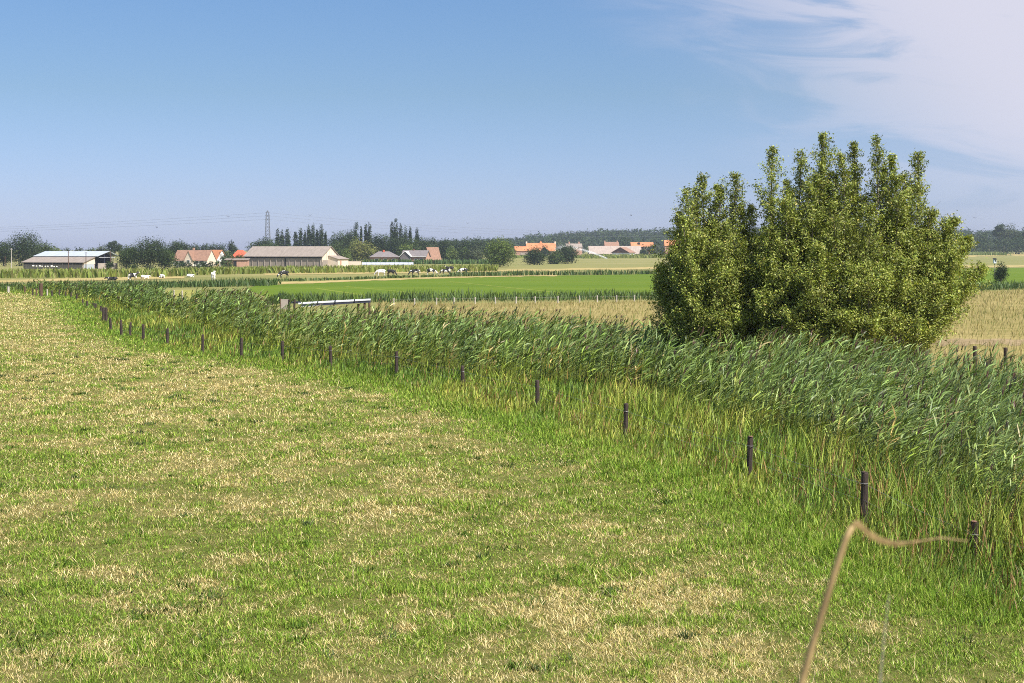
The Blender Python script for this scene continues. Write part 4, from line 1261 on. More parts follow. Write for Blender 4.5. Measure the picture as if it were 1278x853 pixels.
for k, (px, t, b) in enumerate([(204.8, 361.5, 373), (217, 362.5, 373), (227.5, 363, 374)]):
    Y = gy(b); h = (b - t) / F * Y
    tag(post_mesh(0.09, h, k + 80).build('fence_post', M['palepost'], None, (X(px, Y), Y, 0)), ['left', 'middle', 'right'][k] + ' of three pale posts seen through the gap in the reeds', 'fence post', 'posts in the gap of the reeds')
for k, (px, t) in enumerate([(1217, 432), (1255.5, 434)]):
    Y = ytop(t, 1.75)
    tag(post_mesh(0.075, 1.75, k + 90).build('fence_post', M['post'], None, (X(px, Y), Y, 0)), ['dark post behind the plumed reeds right of the willow, the left of two', 'dark post with a pale top behind the plumed reeds near the right edge'][k], 'fence post', 'posts behind the plumed reeds')
mid = [(X(px, gy(np.interp(px, [490, 800], [381, 376.5]))), gy(np.interp(px, [490, 800], [381, 376.5])) - 0.65, 0.62) for px in (492, 545, 593, 644, 696, 745, 791, 830)]
wire(mid, 0.006, 'fence_wire', 'thin wire between the pale posts of the reed ditch', 'wire')

# ------------------------------------------------------------------ the metal crossing over the ditch
BY = 108.0
br = empty('ditch_crossing', (X(412, BY), BY, 0), 0, 'long silvery beam on short timber posts standing above the reeds', 'footbridge')
xl, xr = X(373.5, BY) - X(412, BY), X(461.5, BY) - X(412, BY)
zl, zr = Z(379.8, BY), Z(375.6, BY)
mb = MB()
pr = [(-0.10, 0.0), (-0.09, 0.09), (-0.03, 0.14), (0.05, 0.14), (0.10, 0.08), (0.10, 0.0)]
vs, fs = [], []
for xx, zz, yy in ((xl, zl, -0.4), (xr, zr, 0.6)):
    for a, b in pr: vs.append((xx, yy + a, zz + b))
k = len(pr)
fs = [(i, (i + 1) % k, k + (i + 1) % k, k + i) for i in range(k)] + [tuple(range(k)), tuple(range(2 * k - 1, k - 1, -1))]
mb.add(vs, fs); mb.build('rail', M['galv'], br, bevel=0.01)
for t_ in (0.27, 0.51, 0.78):
    MB().box((xl + (xr - xl) * t_, -0.4 + t_, zl + (zr - zl) * t_ + 0.06), (0.07, 0.30, 0.20)).build('joint_clamp', M['darksteel'], br)
mb = MB()
for (a, b), mt in (((-0.16, -0.002), 'darksteel'),):
    mb.add([(x_, y_ + d, z_ + c) for x_, y_, z_ in ((xl + .2, -.4, zl), (xr, .6, zr)) for d, c in ((-.05, a), (.09, a), (.09, b), (-.05, b))], [(0, 1, 5, 4), (1, 2, 6, 5), (2, 3, 7, 6), (3, 0, 4, 7), (3, 2, 1, 0), (4, 5, 6, 7)])
mb.build('web', M['darksteel'], br)
mb = MB(); mb.add([(x_, y_ + d, z_ + c) for x_, y_, z_ in ((xl + .2, -.42, zl), (xr - 1.2, .5, zr - 0.02)) for d, c in ((-.07, -.20), (.09, -.20), (.09, -.163), (-.07, -.163))], [(0, 1, 5, 4), (1, 2, 6, 5), (2, 3, 7, 6), (3, 0, 4, 7), (3, 2, 1, 0), (4, 5, 6, 7)])
mb.build('lower_flange', M['galv'], br)
for px, t in ((446, 380), (454, 378.5), (460, 378)):
    xx = X(px, BY) - X(412, BY)
    MB().tube([(xx, 0.62, -0.2), (xx, 0.62, Z(t, BY))], 0.09, 8).build('leg', M['brownpost'], br)
for px, px2, t, b in ((362.5, 361.5, 374, 390), (369, 367, 373.5, 392)):
    xx, x2 = X(px, BY) - X(412, BY), X(px2, BY) - X(412, BY)
    MB().tube([(x2, -0.5, -0.2), (xx, -0.45, Z(t, BY))], 0.085, 8).build('leg', M['post'], br)
xx = X(368, BY) - X(412, BY)
MB().box((xx + 0.15, -0.40, Z(377.5, BY)), (0.75, 0.10, 0.16)).build('end_bracket', M['darksteel'], br)
a, b = X(351.5, BY) - X(412, BY), X(361, BY) - X(412, BY)
mb = MB().box(((a + b) / 2, -0.42, (Z(373.5, BY) + Z(386, BY)) / 2), (b - a, 0.08, Z(373.5, BY) - Z(386, BY)))
mb.build('end_panel', M['concrete'], br)
mb = MB()
mb.tube([(a - 0.02, -0.42, -0.2), (a - 0.02, -0.42, Z(372.8, BY))], 0.06, 8)
mb.build('leg', M['brownpost'], br)


# ------------------------------------------------------------------ buildings
def gable_block(root, L, W, eave, ridge, wall, roof, x0=0.0, y0=0.0, over=0.35, wallname='wall', th=0.18, z0=0.0):
    """a gabled block, long axis along x; returns nothing"""
    a, b, c, d = x0 - L / 2, x0 + L / 2, y0 - W / 2, y0 + W / 2
    mb = MB()
    vs = [(x, y, z) for x in (a, b) for y, z in ((c, z0 - 0.3), (d, z0 - 0.3), (d, eave), (y0, ridge), (c, eave))]
    mb.add(vs, [(4, 3, 2, 1, 0), (5, 6, 7, 8, 9), (0, 1, 6, 5), (1, 2, 7, 6), (4, 0, 5, 9)])
    mb.build(wallname, wall, root)
    sl = (ridge - eave) / (W / 2)
    rf = MB()
    for s in (-1, 1):
        ye = y0 + s * (W / 2 + over); ze = eave - sl * over
        pts = [(a - over, ye, ze + 0.01), (b + over, ye, ze + 0.01), (b + over, y0, ridge + 0.01), (a - over, y0, ridge + 0.01)]
        if s > 0: pts = pts[::-1]
        rf.slab(pts, th)
    return rf.build('roof', roof, root)


def opening(root, x, y, z, w_, h_, mat, name='window', frame=None, along='x', depth=0.06):
    m = MB()
    dims = (w_, depth, h_) if along == 'x' else (depth, w_, h_)
    m.box((x, y, z), dims)
    o = m.build(name, mat, root)
    if frame is not None:
        f = MB(); t = 0.12
        for dx, dz, ww, hh in ((0, h_ / 2 + t / 2, w_ + 2 * t, t), (0, -h_ / 2 - t / 2, w_ + 2 * t, t), (-w_ / 2 - t / 2, 0, t, h_), (w_ / 2 + t / 2, 0, t, h_)):
            f.box((x + (dx if along == 'x' else 0), y + (0 if along == 'x' else dx), z + dz), (ww, depth + .05, hh) if along == 'x' else (depth + .05, ww, hh))
        f.build('frame', frame, o)
    return o


# long grey barn in the middle
BYY = 545.0
s = BYY / F
barn = empty('barn', (X(364, BYY), BYY, 0), R(-20), 'long grey barn with fibre-cement roof and cream right gable', 'barn', 'farm buildings')
L, W = 33.0, 13.5
ev, rd = Z(320, BYY), Z(308.2, BYY)
gable_block(barn, L, W, ev, rd, M['greypanel'], M['fibre'], over=0.5)
mb = MB()
g0 = L / 2 + 0.06
mb.slab([(g0, -W / 2 + .1, Z(327.5, BYY)), (g0, W / 2 - .1, Z(327.5, BYY)), (g0, W / 2 - .1, ev), (g0, 0, rd - 0.15), (g0, -W / 2 + .1, ev)], 0.05)
mb.build('gable', M['cream'], barn)
gb = MB()
for k in range(6):
    yy = -W / 2 + 1.5 + k * (W - 3) / 5
    zt = ev + (rd - ev) * (1 - abs(yy) / (W / 2)) - 0.3
    gb.box((g0 + 0.09, yy, (Z(327.5, BYY) + zt) / 2), (0.05, 0.10, zt - Z(327.5, BYY)))
gb.build('batten', M['concrete'], barn)
MB().box((0, -W / 2 - 0.08, ev - 0.55), (L - 0.4, 0.1, 0.42)).build('eave_strip', M['black'], barn)  # near-black strip along the wall top, below the eaves
for k in range(13):
    MB().box((-L / 2 + 0.6 + k * (L - 1.2) / 12, -W / 2 - 0.14, ev / 2 - 0.4), (0.16, 0.18, ev - 0.8)).build('pillar', M['concrete'], barn)
opening(barn, 1.0, -W / 2 - 0.06, 1.9, 0.5, 3.2, M['black'], 'door')
# lean-to at the right gable
lt = MB()
lt.add([(g0 + 0.1, -2.0, -0.2), (g0 + 0.1, W / 2, -0.2), (g0 + 4.2, W / 2, -0.2), (g0 + 4.2, -2, -0.2), (g0 + 0.1, -2.0, 4.1), (g0 + 0.1, W / 2, 4.1), (g0 + 4.2, W / 2, 2.9), (g0 + 4.2, -2, 2.9)],
       [(3, 2, 1, 0), (4, 5, 6, 7), (0, 1, 5, 4), (1, 2, 6, 5), (2, 3, 7, 6), (3, 0, 4, 7)])
lo = lt.build('lean_to', M['cream'], barn)
rf = MB(); rf.slab([(g0 + 0.12, -2.3, 4.13), (g0 + 4.6, -2.3, 2.84), (g0 + 4.6, W / 2 + .3, 2.84), (g0 + 0.12, W / 2 + .3, 4.13)], 0.12); rf.build('roof', M['fibre'], lo)
opening(lo, g0 + 4.26, 0.2, 1.6, 1.2, 2.0, M['brick'], 'door', None, 'y')
MB().box((g0 + 0.06, -W / 2 + 3, 1.3), (0.12, 5.4, 2.4)).build('gable_base', M['greypanel'], barn)

# yard wall and the sheds right of the barn
yw = empty('yard_wall', (X(441, 600), 600, 0), 0, 'low cream yard wall to the right of the long barn', 'wall')
MB().box((0, 0, 0.7), (6.5, 0.3, 2.0)).build('wall', M['cream'], yw)
MB().box((0, 0, 1.75), (6.7, 0.4, 0.1)).build('coping', M['concrete'], yw)
gh = empty('low_greenhouse', (X(484, 610), 610, 0), 0, 'long low pale sheeted tunnel below the bungalows', 'greenhouse')
mb = MB()
n = 9; Lg = 22.0
arc = [(-1.6 * math.cos(math.pi * i / (n - 1)), 1.15 * math.sin(math.pi * i / (n - 1))) for i in range(n)]
mb.add([(x_, a, b) for x_ in (-Lg / 2, Lg / 2) for a, b in arc], [(i, i + 1, n + i + 1, n + i) for i in range(n - 1)] + [tuple(range(n)), tuple(range(2 * n - 1, n - 1, -1))])
mb.build('sheeting', M['greenhouse'], gh)
for i in range(12):
    xx = -Lg / 2 + Lg * i / 11
    MB().tube([(xx, a * 1.015, b * 1.015) for a, b in arc], 0.05, 5).build('hoop', M['lattice'], gh)

# barn on the left
LY = 470.0
lb_ = empty('barn', (X(86, LY), LY, 0), R(-24), 'long low barn with a blue-grey sheet roof over a brown lean-to roof', 'barn', 'farm buildings')
L, W = 25.0, 15.0
e1, m1 = Z(327.5, LY), Z(321, LY)
e2, r2 = m1 + 0.25, Z(314.2, LY)
# front lean-to: from y=-W/2 to -W/2+6
yf, ym, yb_ = -W / 2, -W / 2 + 5.5, W / 2
mb = MB()
mb.add([(x_, y_, z_) for x_ in (-L / 2, L / 2) for y_, z_ in ((yf, -0.3), (ym, -0.3), (ym, m1), (yf, e1))], [(3, 2, 1, 0), (4, 5, 6, 7), (0, 1, 5, 4), (1, 2, 6, 5), (3, 0, 4, 7)])
mb.build('wall', M['concrete'], lb_)
rf = MB(); rf.slab([(-L / 2 - .5, yf - .6, e1 - .15), (L / 2 + .5, yf - .6, e1 - .15), (L / 2 + .5, ym, m1 + .02), (-L / 2 - .5, ym, m1 + .02)], 0.15); rf.build('lean_to_roof', M['fibre'], lb_)
yr = (ym + yb_) / 2 + 0.6
rf = MB()
rf.slab([(-L / 2 - .5, ym - .5, e2 - .1), (L / 2 + 1.5, ym - .5, e2 - .1), (L / 2 + 1.5, yr, r2), (-L / 2 - .5, yr, r2)], 0.15)
rf.slab([(L / 2 + 1.5, yb_ + .5, e2 - .1), (-L / 2 - .5, yb_ + .5, e2 - .1), (-L / 2 - .5, yr, r2), (L / 2 + 1.5, yr, r2)], 0.15)
rf.build('main_roof', M['bluesteel'], lb_)
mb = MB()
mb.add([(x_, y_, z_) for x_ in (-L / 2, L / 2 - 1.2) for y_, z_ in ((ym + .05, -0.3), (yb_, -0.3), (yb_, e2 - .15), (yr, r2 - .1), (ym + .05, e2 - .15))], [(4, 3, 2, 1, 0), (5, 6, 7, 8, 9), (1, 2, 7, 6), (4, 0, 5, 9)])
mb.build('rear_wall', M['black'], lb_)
MB().slab([(L / 2 + .06, yf + .05, 1.6), (L / 2 + .06, ym, 1.6), (L / 2 + .06, ym, m1 - .1), (L / 2 + .06, yf + .05, e1 - .05)], .05).build('gable', M['cream'], lb_)
MB().box((L / 2 + .07, yf + 2.6, 0.65), (.08, 4.6, 1.85)).build('door', M['bluesteel'], lb_)
for k in range(7):
    MB().box((-L / 2 + 0.3 + k * (L - .6) / 6, yf - 0.1, e1 / 2 - .2), (0.28, 0.18, e1 - .35)).build('pillar', M['concrete'], lb_)
MB().box((0, yf - 0.05, e1 - 0.45), (L - .5, 0.1, 0.5)).build('eave_strip', M['black'], lb_)  # near-black strip along the front wall under the lean-to eaves
MB().box((0, yf - 0.04, 1.15), (L - .5, 0.08, 0.9)).build('feed_board', M['greypanel'], lb_)
for yy in (ym + 3.2, yb_ - 3.0):
    MB().box((L / 2 + 1.2, yy, (e2 + .6) / 2), (0.2, 0.2, e2 + 0.6)).build('pillar', M['darksteel'], lb_)
MB().box((L / 2 + 1.28, (ym + yb_) / 2, e2 - 0.35), (0.12, yb_ - ym - 1, 0.16)).build('tie_beam', M['galv'], lb_)
MB().box((L / 2 + 1.3, (ym + yb_) / 2, 0.9), (0.2, yb_ - ym, 2.0)).build('low_wall', M['concrete'], lb_)
random.seed(21)
for k in range(9):
    px = 42 + k * 3.6 + random.uniform(-.8, .8)
    Y = 452 - k * 1.6
    mb = MB()
    s_ = random.uniform(0.28, 0.5)
    mb.tube([(-s_ * .8, 0, s_ * .5), (-s_ * .5, 0, s_ * .5), (s_ * .5, 0, s_ * .52), (s_ * .8, 0, s_ * .5)], [s_ * .3, s_ * .55, s_ * .55, s_ * .3], 8)
    o = mb.build('wrapped_bale', M['white'], None, (X(px, Y), Y, 0.9), random.uniform(0, 1), smooth=True)
    tag(o, 'white bale lying in the heap before the left barn', 'bale', 'white bales before the left barn')

# brown-roofed house
HY = 560.0
hs = empty('house', (X(243, HY), HY, 0), R(-14), 'long brown-tiled house with a small cream front gable', 'house', 'farm buildings')
L, W = 14.2, 8.0
ev, rd = Z(325, HY), Z(312.8, HY)
gable_block(hs, L, W, ev, rd, M['white'], M['tilebrown'], over=0.3)
MB().slab([(L / 2 + .05, -W / 2 + .05, 0), (L / 2 + .05, W / 2 - .05, 0), (L / 2 + .05, W / 2 - .05, ev), (L / 2 + .05, 0, rd - .1), (L / 2 + .05, -W / 2 + .05, ev)], .06).build('gable', M['cream'], hs)
# front cross gable
dg = MB(); xd = -0.2
dg.add([(xd + a, y_, z_) for y_ in (-W / 2 - 1.0, -0.3) for a, z_ in ((-1.7, -.3), (1.7, -.3), (1.7, ev + .2), (0, rd - .35), (-1.7, ev + .2))], [(0, 1, 2, 3, 4), (9, 8, 7, 6, 5), (1, 6, 7, 2), (0, 4, 9, 5)])
dgo = dg.build('front_gable', M['cream'], hs)
rf = MB()
for s_ in (-1, 1):
    pts = [(xd + s_ * 1.95, -W / 2 - 1.25, ev - .35), (xd + s_ * 1.95, -0.3, ev - .35), (xd, -0.3, rd - .3), (xd, -W / 2 - 1.25, rd - .3)]
    rf.slab(pts if s_ > 0 else pts[::-1], .14)
rf.build('roof', M['tilebrown'], dgo)
opening(dgo, xd, -W / 2 - 1.03, ev - .5, 1.1, 1.0, M['glass'], 'window', M['white'])
for xx in (-5.6, -3.6, 3.0, 5.0):
    opening(hs, xx, -W / 2 - .03, 1.6, 1.2, 1.3, M['glass'], 'window', M['white'])
MB().box((-0.6, 0.4, rd + .35), (.7, .6, 1.3)).build('chimney', M['brick'], hs)
# outbuilding behind it with a white gable and orange verge
ob = empty('outbuilding', (X(270, 600), 600, 0), R(-30), 'white-gabled outbuilding behind the right end of the brown house', 'outbuilding', 'farm buildings')
gable_block(ob, 6, 6, 2.6, Z(312.5, 600), M['white'], M['tileorange'], over=.25)
# red-roofed house
rh = empty('house', (X(301.5, 640), 640, float(terr(0, 640))), R(-10), 'bright red hipped roof showing over the bushes left of the long barn', 'house', 'farm buildings')
e_, r_2 = 3.0, Z(312.6, 640)
MB().box((0, 0, 1.4), (7.4, 6.4, 3.2)).build('wall', M['brick'], rh)
mb = MB()
mb.add([(-4, -3.5, e_), (4, -3.5, e_), (4, 3.5, e_), (-4, 3.5, e_), (-1.8, 0, r_2), (0.6, 0, r_2)], [(0, 1, 5, 4), (1, 2, 5), (2, 3, 4, 5), (3, 0, 4), (3, 2, 1, 0)])
mb.build('roof', M['tilered'], rh)
opening(rh, -1.6, -3.24, 1.5, 1.2, 1.3, M['glass'], 'window', M['white'])
opening(rh, 1.6, -3.24, 1.5, 1.2, 1.3, M['glass'], 'window', M['white'])
# low sheds left of the long barn
for px, wpx, lb, mt in ((300, 20, 'low brick shed with a flat roof against the long barn', 'brick'), (286, 8, 'tiny brown lean-to shed beside the low brick shed', 'darktimber')):
    Y = 535.0
    sh = empty('shed', (X(px, Y), Y, 0), 0, lb, 'shed', 'farm buildings')
    w_ = wpx / F * Y
    MB().box((0, 0, 1.2), (w_, 3.5, 2.6)).build('wall', M[mt], sh)
    rf = MB(); rf.slab([(-w_ / 2 - .3, -2.1, 2.55), (w_ / 2 + .3, -2.1, 2.55), (w_ / 2 + .3, 2.1, 2.95), (-w_ / 2 - .3, 2.1, 2.95)], .18); rf.build('roof', M['fibre'], sh)
    opening(sh, -w_ * .28, -1.78, 1.2, w_ * .2, 2.0, M['black'], 'door')
# white playhouse-like object beside the hedge
pt = empty('garden_slide', (X(273.5, 495), 495, 0), R(10), 'wooden slide with a round white top beside the hedge', 'slide')
MB().tube([(-1.6, 0, 0.1), (-0.9, 0, 0.6), (0.1, 0, 1.6)], .16, 6).build('chute', M['straw'], pt)
for a in (-.45, .45):
    MB().tube([(0.2 + a * .6, a, 0), (0.2, a * .4, 2.2)], .10, 6).build('leg', M['palepost'], pt)
MB().tube([(0.2, 0, 2.0), (0.2, 0, 2.25), (0.2, 0, 2.6), (0.2, 0, 2.85)], [.25, .46, .46, .2], 10).build('top', M['white'], pt, smooth=True)

# bungalows
bg1 = empty('bungalow', (X(480, 660), 660, float(terr(0, 660))), R(8), 'left bungalow with a wide grey hipped roof and brick chimney', 'bungalow', 'farm buildings')
zt, ze = Z(314, 660) - float(terr(0, 660)), Z(321.2, 660) - float(terr(0, 660))
MB().box((0, 0, ze / 2), (13, 9, ze + .1)).build('wall', M['brick'], bg1)
mb = MB(); mb.add([(-7.2, -5.2, ze), (7.2, -5.2, ze), (7.2, 5.2, ze), (-7.2, 5.2, ze), (-2.8, 0, zt), (2.2, 0, zt)], [(0, 1, 5, 4), (1, 2, 5), (2, 3, 4, 5), (3, 0, 4), (3, 2, 1, 0)]); mb.build('roof', M['tilegrey'], bg1)
MB().box((-0.4, -0.4, zt + .1), (.9, .7, 1.1)).build('chimney', M['tilered'], bg1)
for xx in (-4, 0, 4): opening(bg1, xx, -4.53, ze * .55, 1.5, 1.2, M['glass'], 'window', M['white'])
bg2 = empty('bungalow', (X(519, 655), 655, float(terr(0, 655))), R(-12), 'right bungalow with white-edged front gable and dark grey roof', 'bungalow', 'farm buildings')
zt, ze = Z(313, 655) - float(terr(0, 655)), Z(320.3, 655) - float(terr(0, 655))
gable_block(bg2, 11.5, 7, ze, zt, M['brick'], M['tilegrey'], over=.4)
fg = MB(); fg.add([(-3.6 + a, y_, z_) for y_ in (-5.0, -.2) for a, z_ in ((-2.4, -.2), (2.4, -.2), (2.4, ze), (0, zt - .5), (-2.4, ze))], [(0, 1, 2, 3, 4), (9, 8, 7, 6, 5), (1, 6, 7, 2), (0, 4, 9, 5)])
fgo = fg.build('front_gable', M['tilegrey'], bg2)
rf = MB()
for s_ in (-1, 1):
    pts = [(-3.6 + s_ * 2.8, -5.4, ze - .25), (-3.6 + s_ * 2.8, -.2, ze - .25), (-3.6, -.2, zt - .42), (-3.6, -5.4, zt - .42)]
    rf.slab(pts if s_ > 0 else pts[::-1], .2)
rf.build('roof', M['white'], fgo)
MB().box((-1, 0, zt + .2), (.7, .7, 1.0)).build('chimney', M['darktimber'], bg2)
MB().box((2, -3.95, ze - .12), (8, .12, .25)).build('fascia', M['white'], bg2)
for xx in (1, 3.6): opening(bg2, xx, -3.53, ze * .5, 1.4, 1.1, M['glass'], 'window', M['white'])
af = empty('steep_house', (X(539.5, 665), 665, float(terr(0, 665))), R(35), 'steep dark red roof of a narrow house right of the bungalows', 'house', 'farm buildings')
gable_block(af, 6, 5.2, 2.0, Z(309, 665) - float(terr(0, 665)), M['darktimber'], M['tilebrown'], over=.3)
opening(af, -3.03, 0, 2.2, 1.2, 1.4, M['glass'], 'window', M['white'], 'y')

# orange-roofed farm
FY = 980.0
zf = float(terr(0, FY))
of = empty('farmhouse', (X(668, FY), FY, zf), R(6), 'long orange-tiled farm with low front range and taller rear roof', 'farmhouse', 'farm buildings')
ze, zr_ = Z(313.5, FY) - zf, Z(308, FY) - zf
gable_block(of, 27, 9, ze, zr_, M['brick'], M['tileorange'], x0=-1.5, y0=-8, over=.4)
MB().box((-7.5, -12.7, ze - 1.9), (8.5, .25, 1.6)).build('veranda', M['fibre2'], of)
MB().box((-7.5, -12.75, ze - 3.4), (8.5, .1, 1.2)).build('opening', M['black'], of)
ze2, zr2 = Z(309, FY) - zf, Z(303.8, FY) - zf
gable_block(of, 20, 9, ze2, zr2, M['cream'], M['tileorange'], x0=4.5, y0=6, over=.3, wallname='rear_wall')
rf = MB(); rf.add([(2.5, 3.2, zr2 - 1.6), (6.5, 3.2, zr2 - 1.6), (6.5, 7, zr2 - 1.6), (2.5, 7, zr2 - 1.6), (4.5, 5, Z(300.6, FY) - zf)], [(0, 1, 4), (1, 2, 4), (2, 3, 4), (3, 0, 4), (3, 2, 1, 0)]); rf.build('turret_roof', M['tileorange'], of)
for xx in (-5.4, 14.6): MB().box((xx, 6, zr2 + .2), (1.0, 1.2, 2.0)).build('chimney', M['cream'], of)
MB().box((14.75, 6, (ze2 + zr2) / 2 - 1), (.12, 5, 3)).build('gable_face', M['brick'], of)
for xx in (-2, 2, 7, 11): opening(of, xx, 1.42, ze2 - 1.2, 1.3, 1.2, M['glass'], 'window', M['white'])
for xx in (1, 5, 9): opening(of, xx, -12.56, ze - 1.3, 1.2, 1.1, M['glass'], 'window', M['white'])

# pale shed complex with white-walled front
SY = 1020.0
zs = float(terr(0, SY))
sh = empty('farm_shed', (X(770, SY), SY, zs), R(0), 'wide pale grey shed roof behind a brown-gabled hall with white walls', 'shed', 'farm buildings')
ze, zr_ = Z(318, SY) - zs, Z(307.5, SY) - zs
gable_block(sh, 37, 18, ze + .6, zr_, M['concrete'], M['fibre2'], x0=-1, y0=10, over=.5)
hl = empty('farm_hall', (X(778, SY - 22), SY - 22, float(terr(0, SY - 22))), R(62), 'white-walled hall with a brown gable before the pale shed roof', 'hall', 'farm buildings')
ze, zr_ = Z(315, SY - 22) - zs, Z(308.8, SY - 22) - zs
gable_block(hl, 10, 13, ze, zr_, M['white'], M['tilebrown'], over=.6)
MB().slab([(-5.08, 6.4, ze - .3), (-5.08, -6.4, ze - .3), (-5.08, -6.4, ze), (-5.08, 0, zr_ - .1), (-5.08, 6.4, ze)], .06).build('gable', M['darktimber'], hl)
for yy in (-4.5, -1.5, 1.5, 4.5): opening(hl, -5.06, yy, ze * .45, 1.0, 1.6, M['greenhouse'], 'window', None, 'y')
o1 = empty('house', (X(763, 1120), 1120, float(terr(0, 1120))), R(4), 'brownish red roof with two chimneys over the pale shed roof', 'house', 'farm buildings')
q_ = float(terr(0, 1120))
gable_block(o1, 11, 9, Z(308.5, 1120) - q_, Z(302.5, 1120) - q_, M['brick'], M['tilebrown'], over=.3)
for xx in (-5.2, 4.6): MB().box((xx, 0, Z(302, 1120) - q_), (.9, .9, 1.6)).build('chimney', M['brick'], o1)
o2 = empty('house', (X(801, 1090), 1090, float(terr(0, 1090))), R(3), 'long orange and red roof at the right end of the far farm', 'house', 'farm buildings')
q_ = float(terr(0, 1090))
gable_block(o2, 17, 9, Z(308.5, 1090) - q_, Z(302.8, 1090) - q_, M['brick'], M['tileorange'], over=.3)
MB().box((-2.5, -1.5, Z(304.2, 1090) - q_), (1.6, 2.4, 1.6)).build('dormer', M['black'], o2)
opening(o2, 4.5, -4.6, Z(310, 1090) - q_, 3.5, 1.8, M['bluesteel'], 'window')
o3 = empty('house', (X(838, 1000), 1000, float(terr(0, 1000))), R(0), 'orange roof half hidden by the left willow', 'house', 'farm buildings')
q_ = float(terr(0, 1000))
gable_block(o3, 10, 8, Z(307, 1000) - q_, Z(300, 1000) - q_, M['brick'], M['tileorange'], over=.3)
o4 = empty('house', (X(716, 1090), 1090, float(terr(0, 1090))), R(5), 'dim house with two chimneys behind the head of the water jet', 'house', 'farm buildings')
q_ = float(terr(0, 1090))
gable_block(o4, 12, 8, Z(309, 1090) - q_, Z(304.5, 1090) - q_, M['brick'], M['fibre'], over=.3)
for xx in (-3.5, 4): MB().box((xx, 0, Z(303.6, 1090) - q_), (1, 1, 2)).build('chimney', M['brick'], o4)


# ------------------------------------------------------------------ pylon, cables and poles
PY = 1150.0
zp = float(terr(0, PY))
pyl = empty('pylon', (X(334, PY), PY, zp), R(20), 'tall grey lattice pylon rising over the trees', 'pylon')
hp = Z(263, PY) - zp
mb = MB(); br_ = MB()
def half(z): return np.interp(z, [0, hp * 0.55, hp * 0.93, hp], [2.6, 1.55, 1.1, 0.25])
lev = np.linspace(0, hp, 13)
for sx_, sy_ in ((-1, -1), (1, -1), (1, 1), (-1, 1)):
    mb.tube([(sx_ * half(z), sy_ * half(z), z) for z in lev], 0.16, 5)
for a, b in zip(lev[:-1], lev[1:]):
    A, B = half(a), half(b)
    c4 = ((-1, -1), (1, -1), (1, 1), (-1, 1))
    for i in range(4):
        p, q = c4[i], c4[(i + 1) % 4]
        br_.tube([(p[0] * A, p[1] * A, a), (q[0] * B, q[1] * B, b)], 0.10, 4)
        br_.tube([(q[0] * A, q[1] * A, a), (p[0] * B, p[1] * B, b)], 0.10, 4)
mb.build('legs', M['lattice'], pyl); br_.build('bracing', M['lattice'], pyl)
for k, zz in enumerate((hp * .80, hp * .88, hp * .95)):
    MB().tube([(-2.2, 0, zz), (0, 0, zz + .4), (2.2, 0, zz)], .10, 4).build('crossarm', M['lattice'], pyl)
for k, zz in enumerate((hp * .80, hp * .88, hp * .95)):
    P0 = Vector((X(334, PY), PY, zp + zz))
    wire([(X(-500, 1500), 1500, zp + zz * .72 - 6 * k * .3), P0, (X(900, 1300), 1300, zp + zz * .62), (X(1700, 1500), 1500, zp + zz * .7)], 0.055, 'power_cable', ['lowest', 'middle', 'topmost'][k] + ' of the thin power cables hung from the lattice pylon', 'cable', 'lattice', 6.0, 14)
for px, t, Y, mt, lb in ((6.3, 320, 520, 'brownpost', 'brown pole close to the left picture edge in front of the dark trees'), (14.2, 310, 500, 'palepost', 'pale tall pole in front of the largest dark tree'), (85.3, 313.5, 442, 'brownpost', 'thin brown pole before the middle of the left barn'),
                         (107.3, 314.5, 446, 'brownpost', 'thin brown pole before the right end of the left barn wall'), (137.7, 314, 450, 'brownpost', 'thin brown pole before the open end of the left barn')):
    h = Z(t, Y)
    o = empty('utility_pole', (X(px, Y), Y, 0), 0, lb, 'pole', 'poles near the left barn')
    MB().tube([(0, 0, -.3), (0, 0, h)], [.15, .10], 8).build('shaft', M[mt], o)
    MB().box((0, 0, h - .35), (.9, .08, .08)).build('crossarm', M[mt], o)

# nest box on a pole beyond the dark bush
NYY = 300.0
nb = empty('nest_box', (X(1241.5, NYY), NYY, 0), 0, 'small pale box with a dark top on a post above the right-hand bush', 'box')
MB().tube([(0, 0, -.2), (0, 0, Z(328, NYY))], .07, 8).build('post', M['palepost'], nb)
zc = (Z(329, NYY) + Z(324, NYY)) / 2
MB().box((0, 0, zc), (.55, .45, .85)).build('body', M['bluebox'], nb, bevel=.02)
rf = MB(); rf.slab([(-.36, -.34, zc + .42), (.36, -.34, zc + .42), (.36, .30, zc + .62), (-.36, .30, zc + .62)], .07); rf.build('lid', M['black'], nb)
MB().box((.06, -.24, zc + .12), (.2, .05, .3)).build('opening', M['black'], nb)


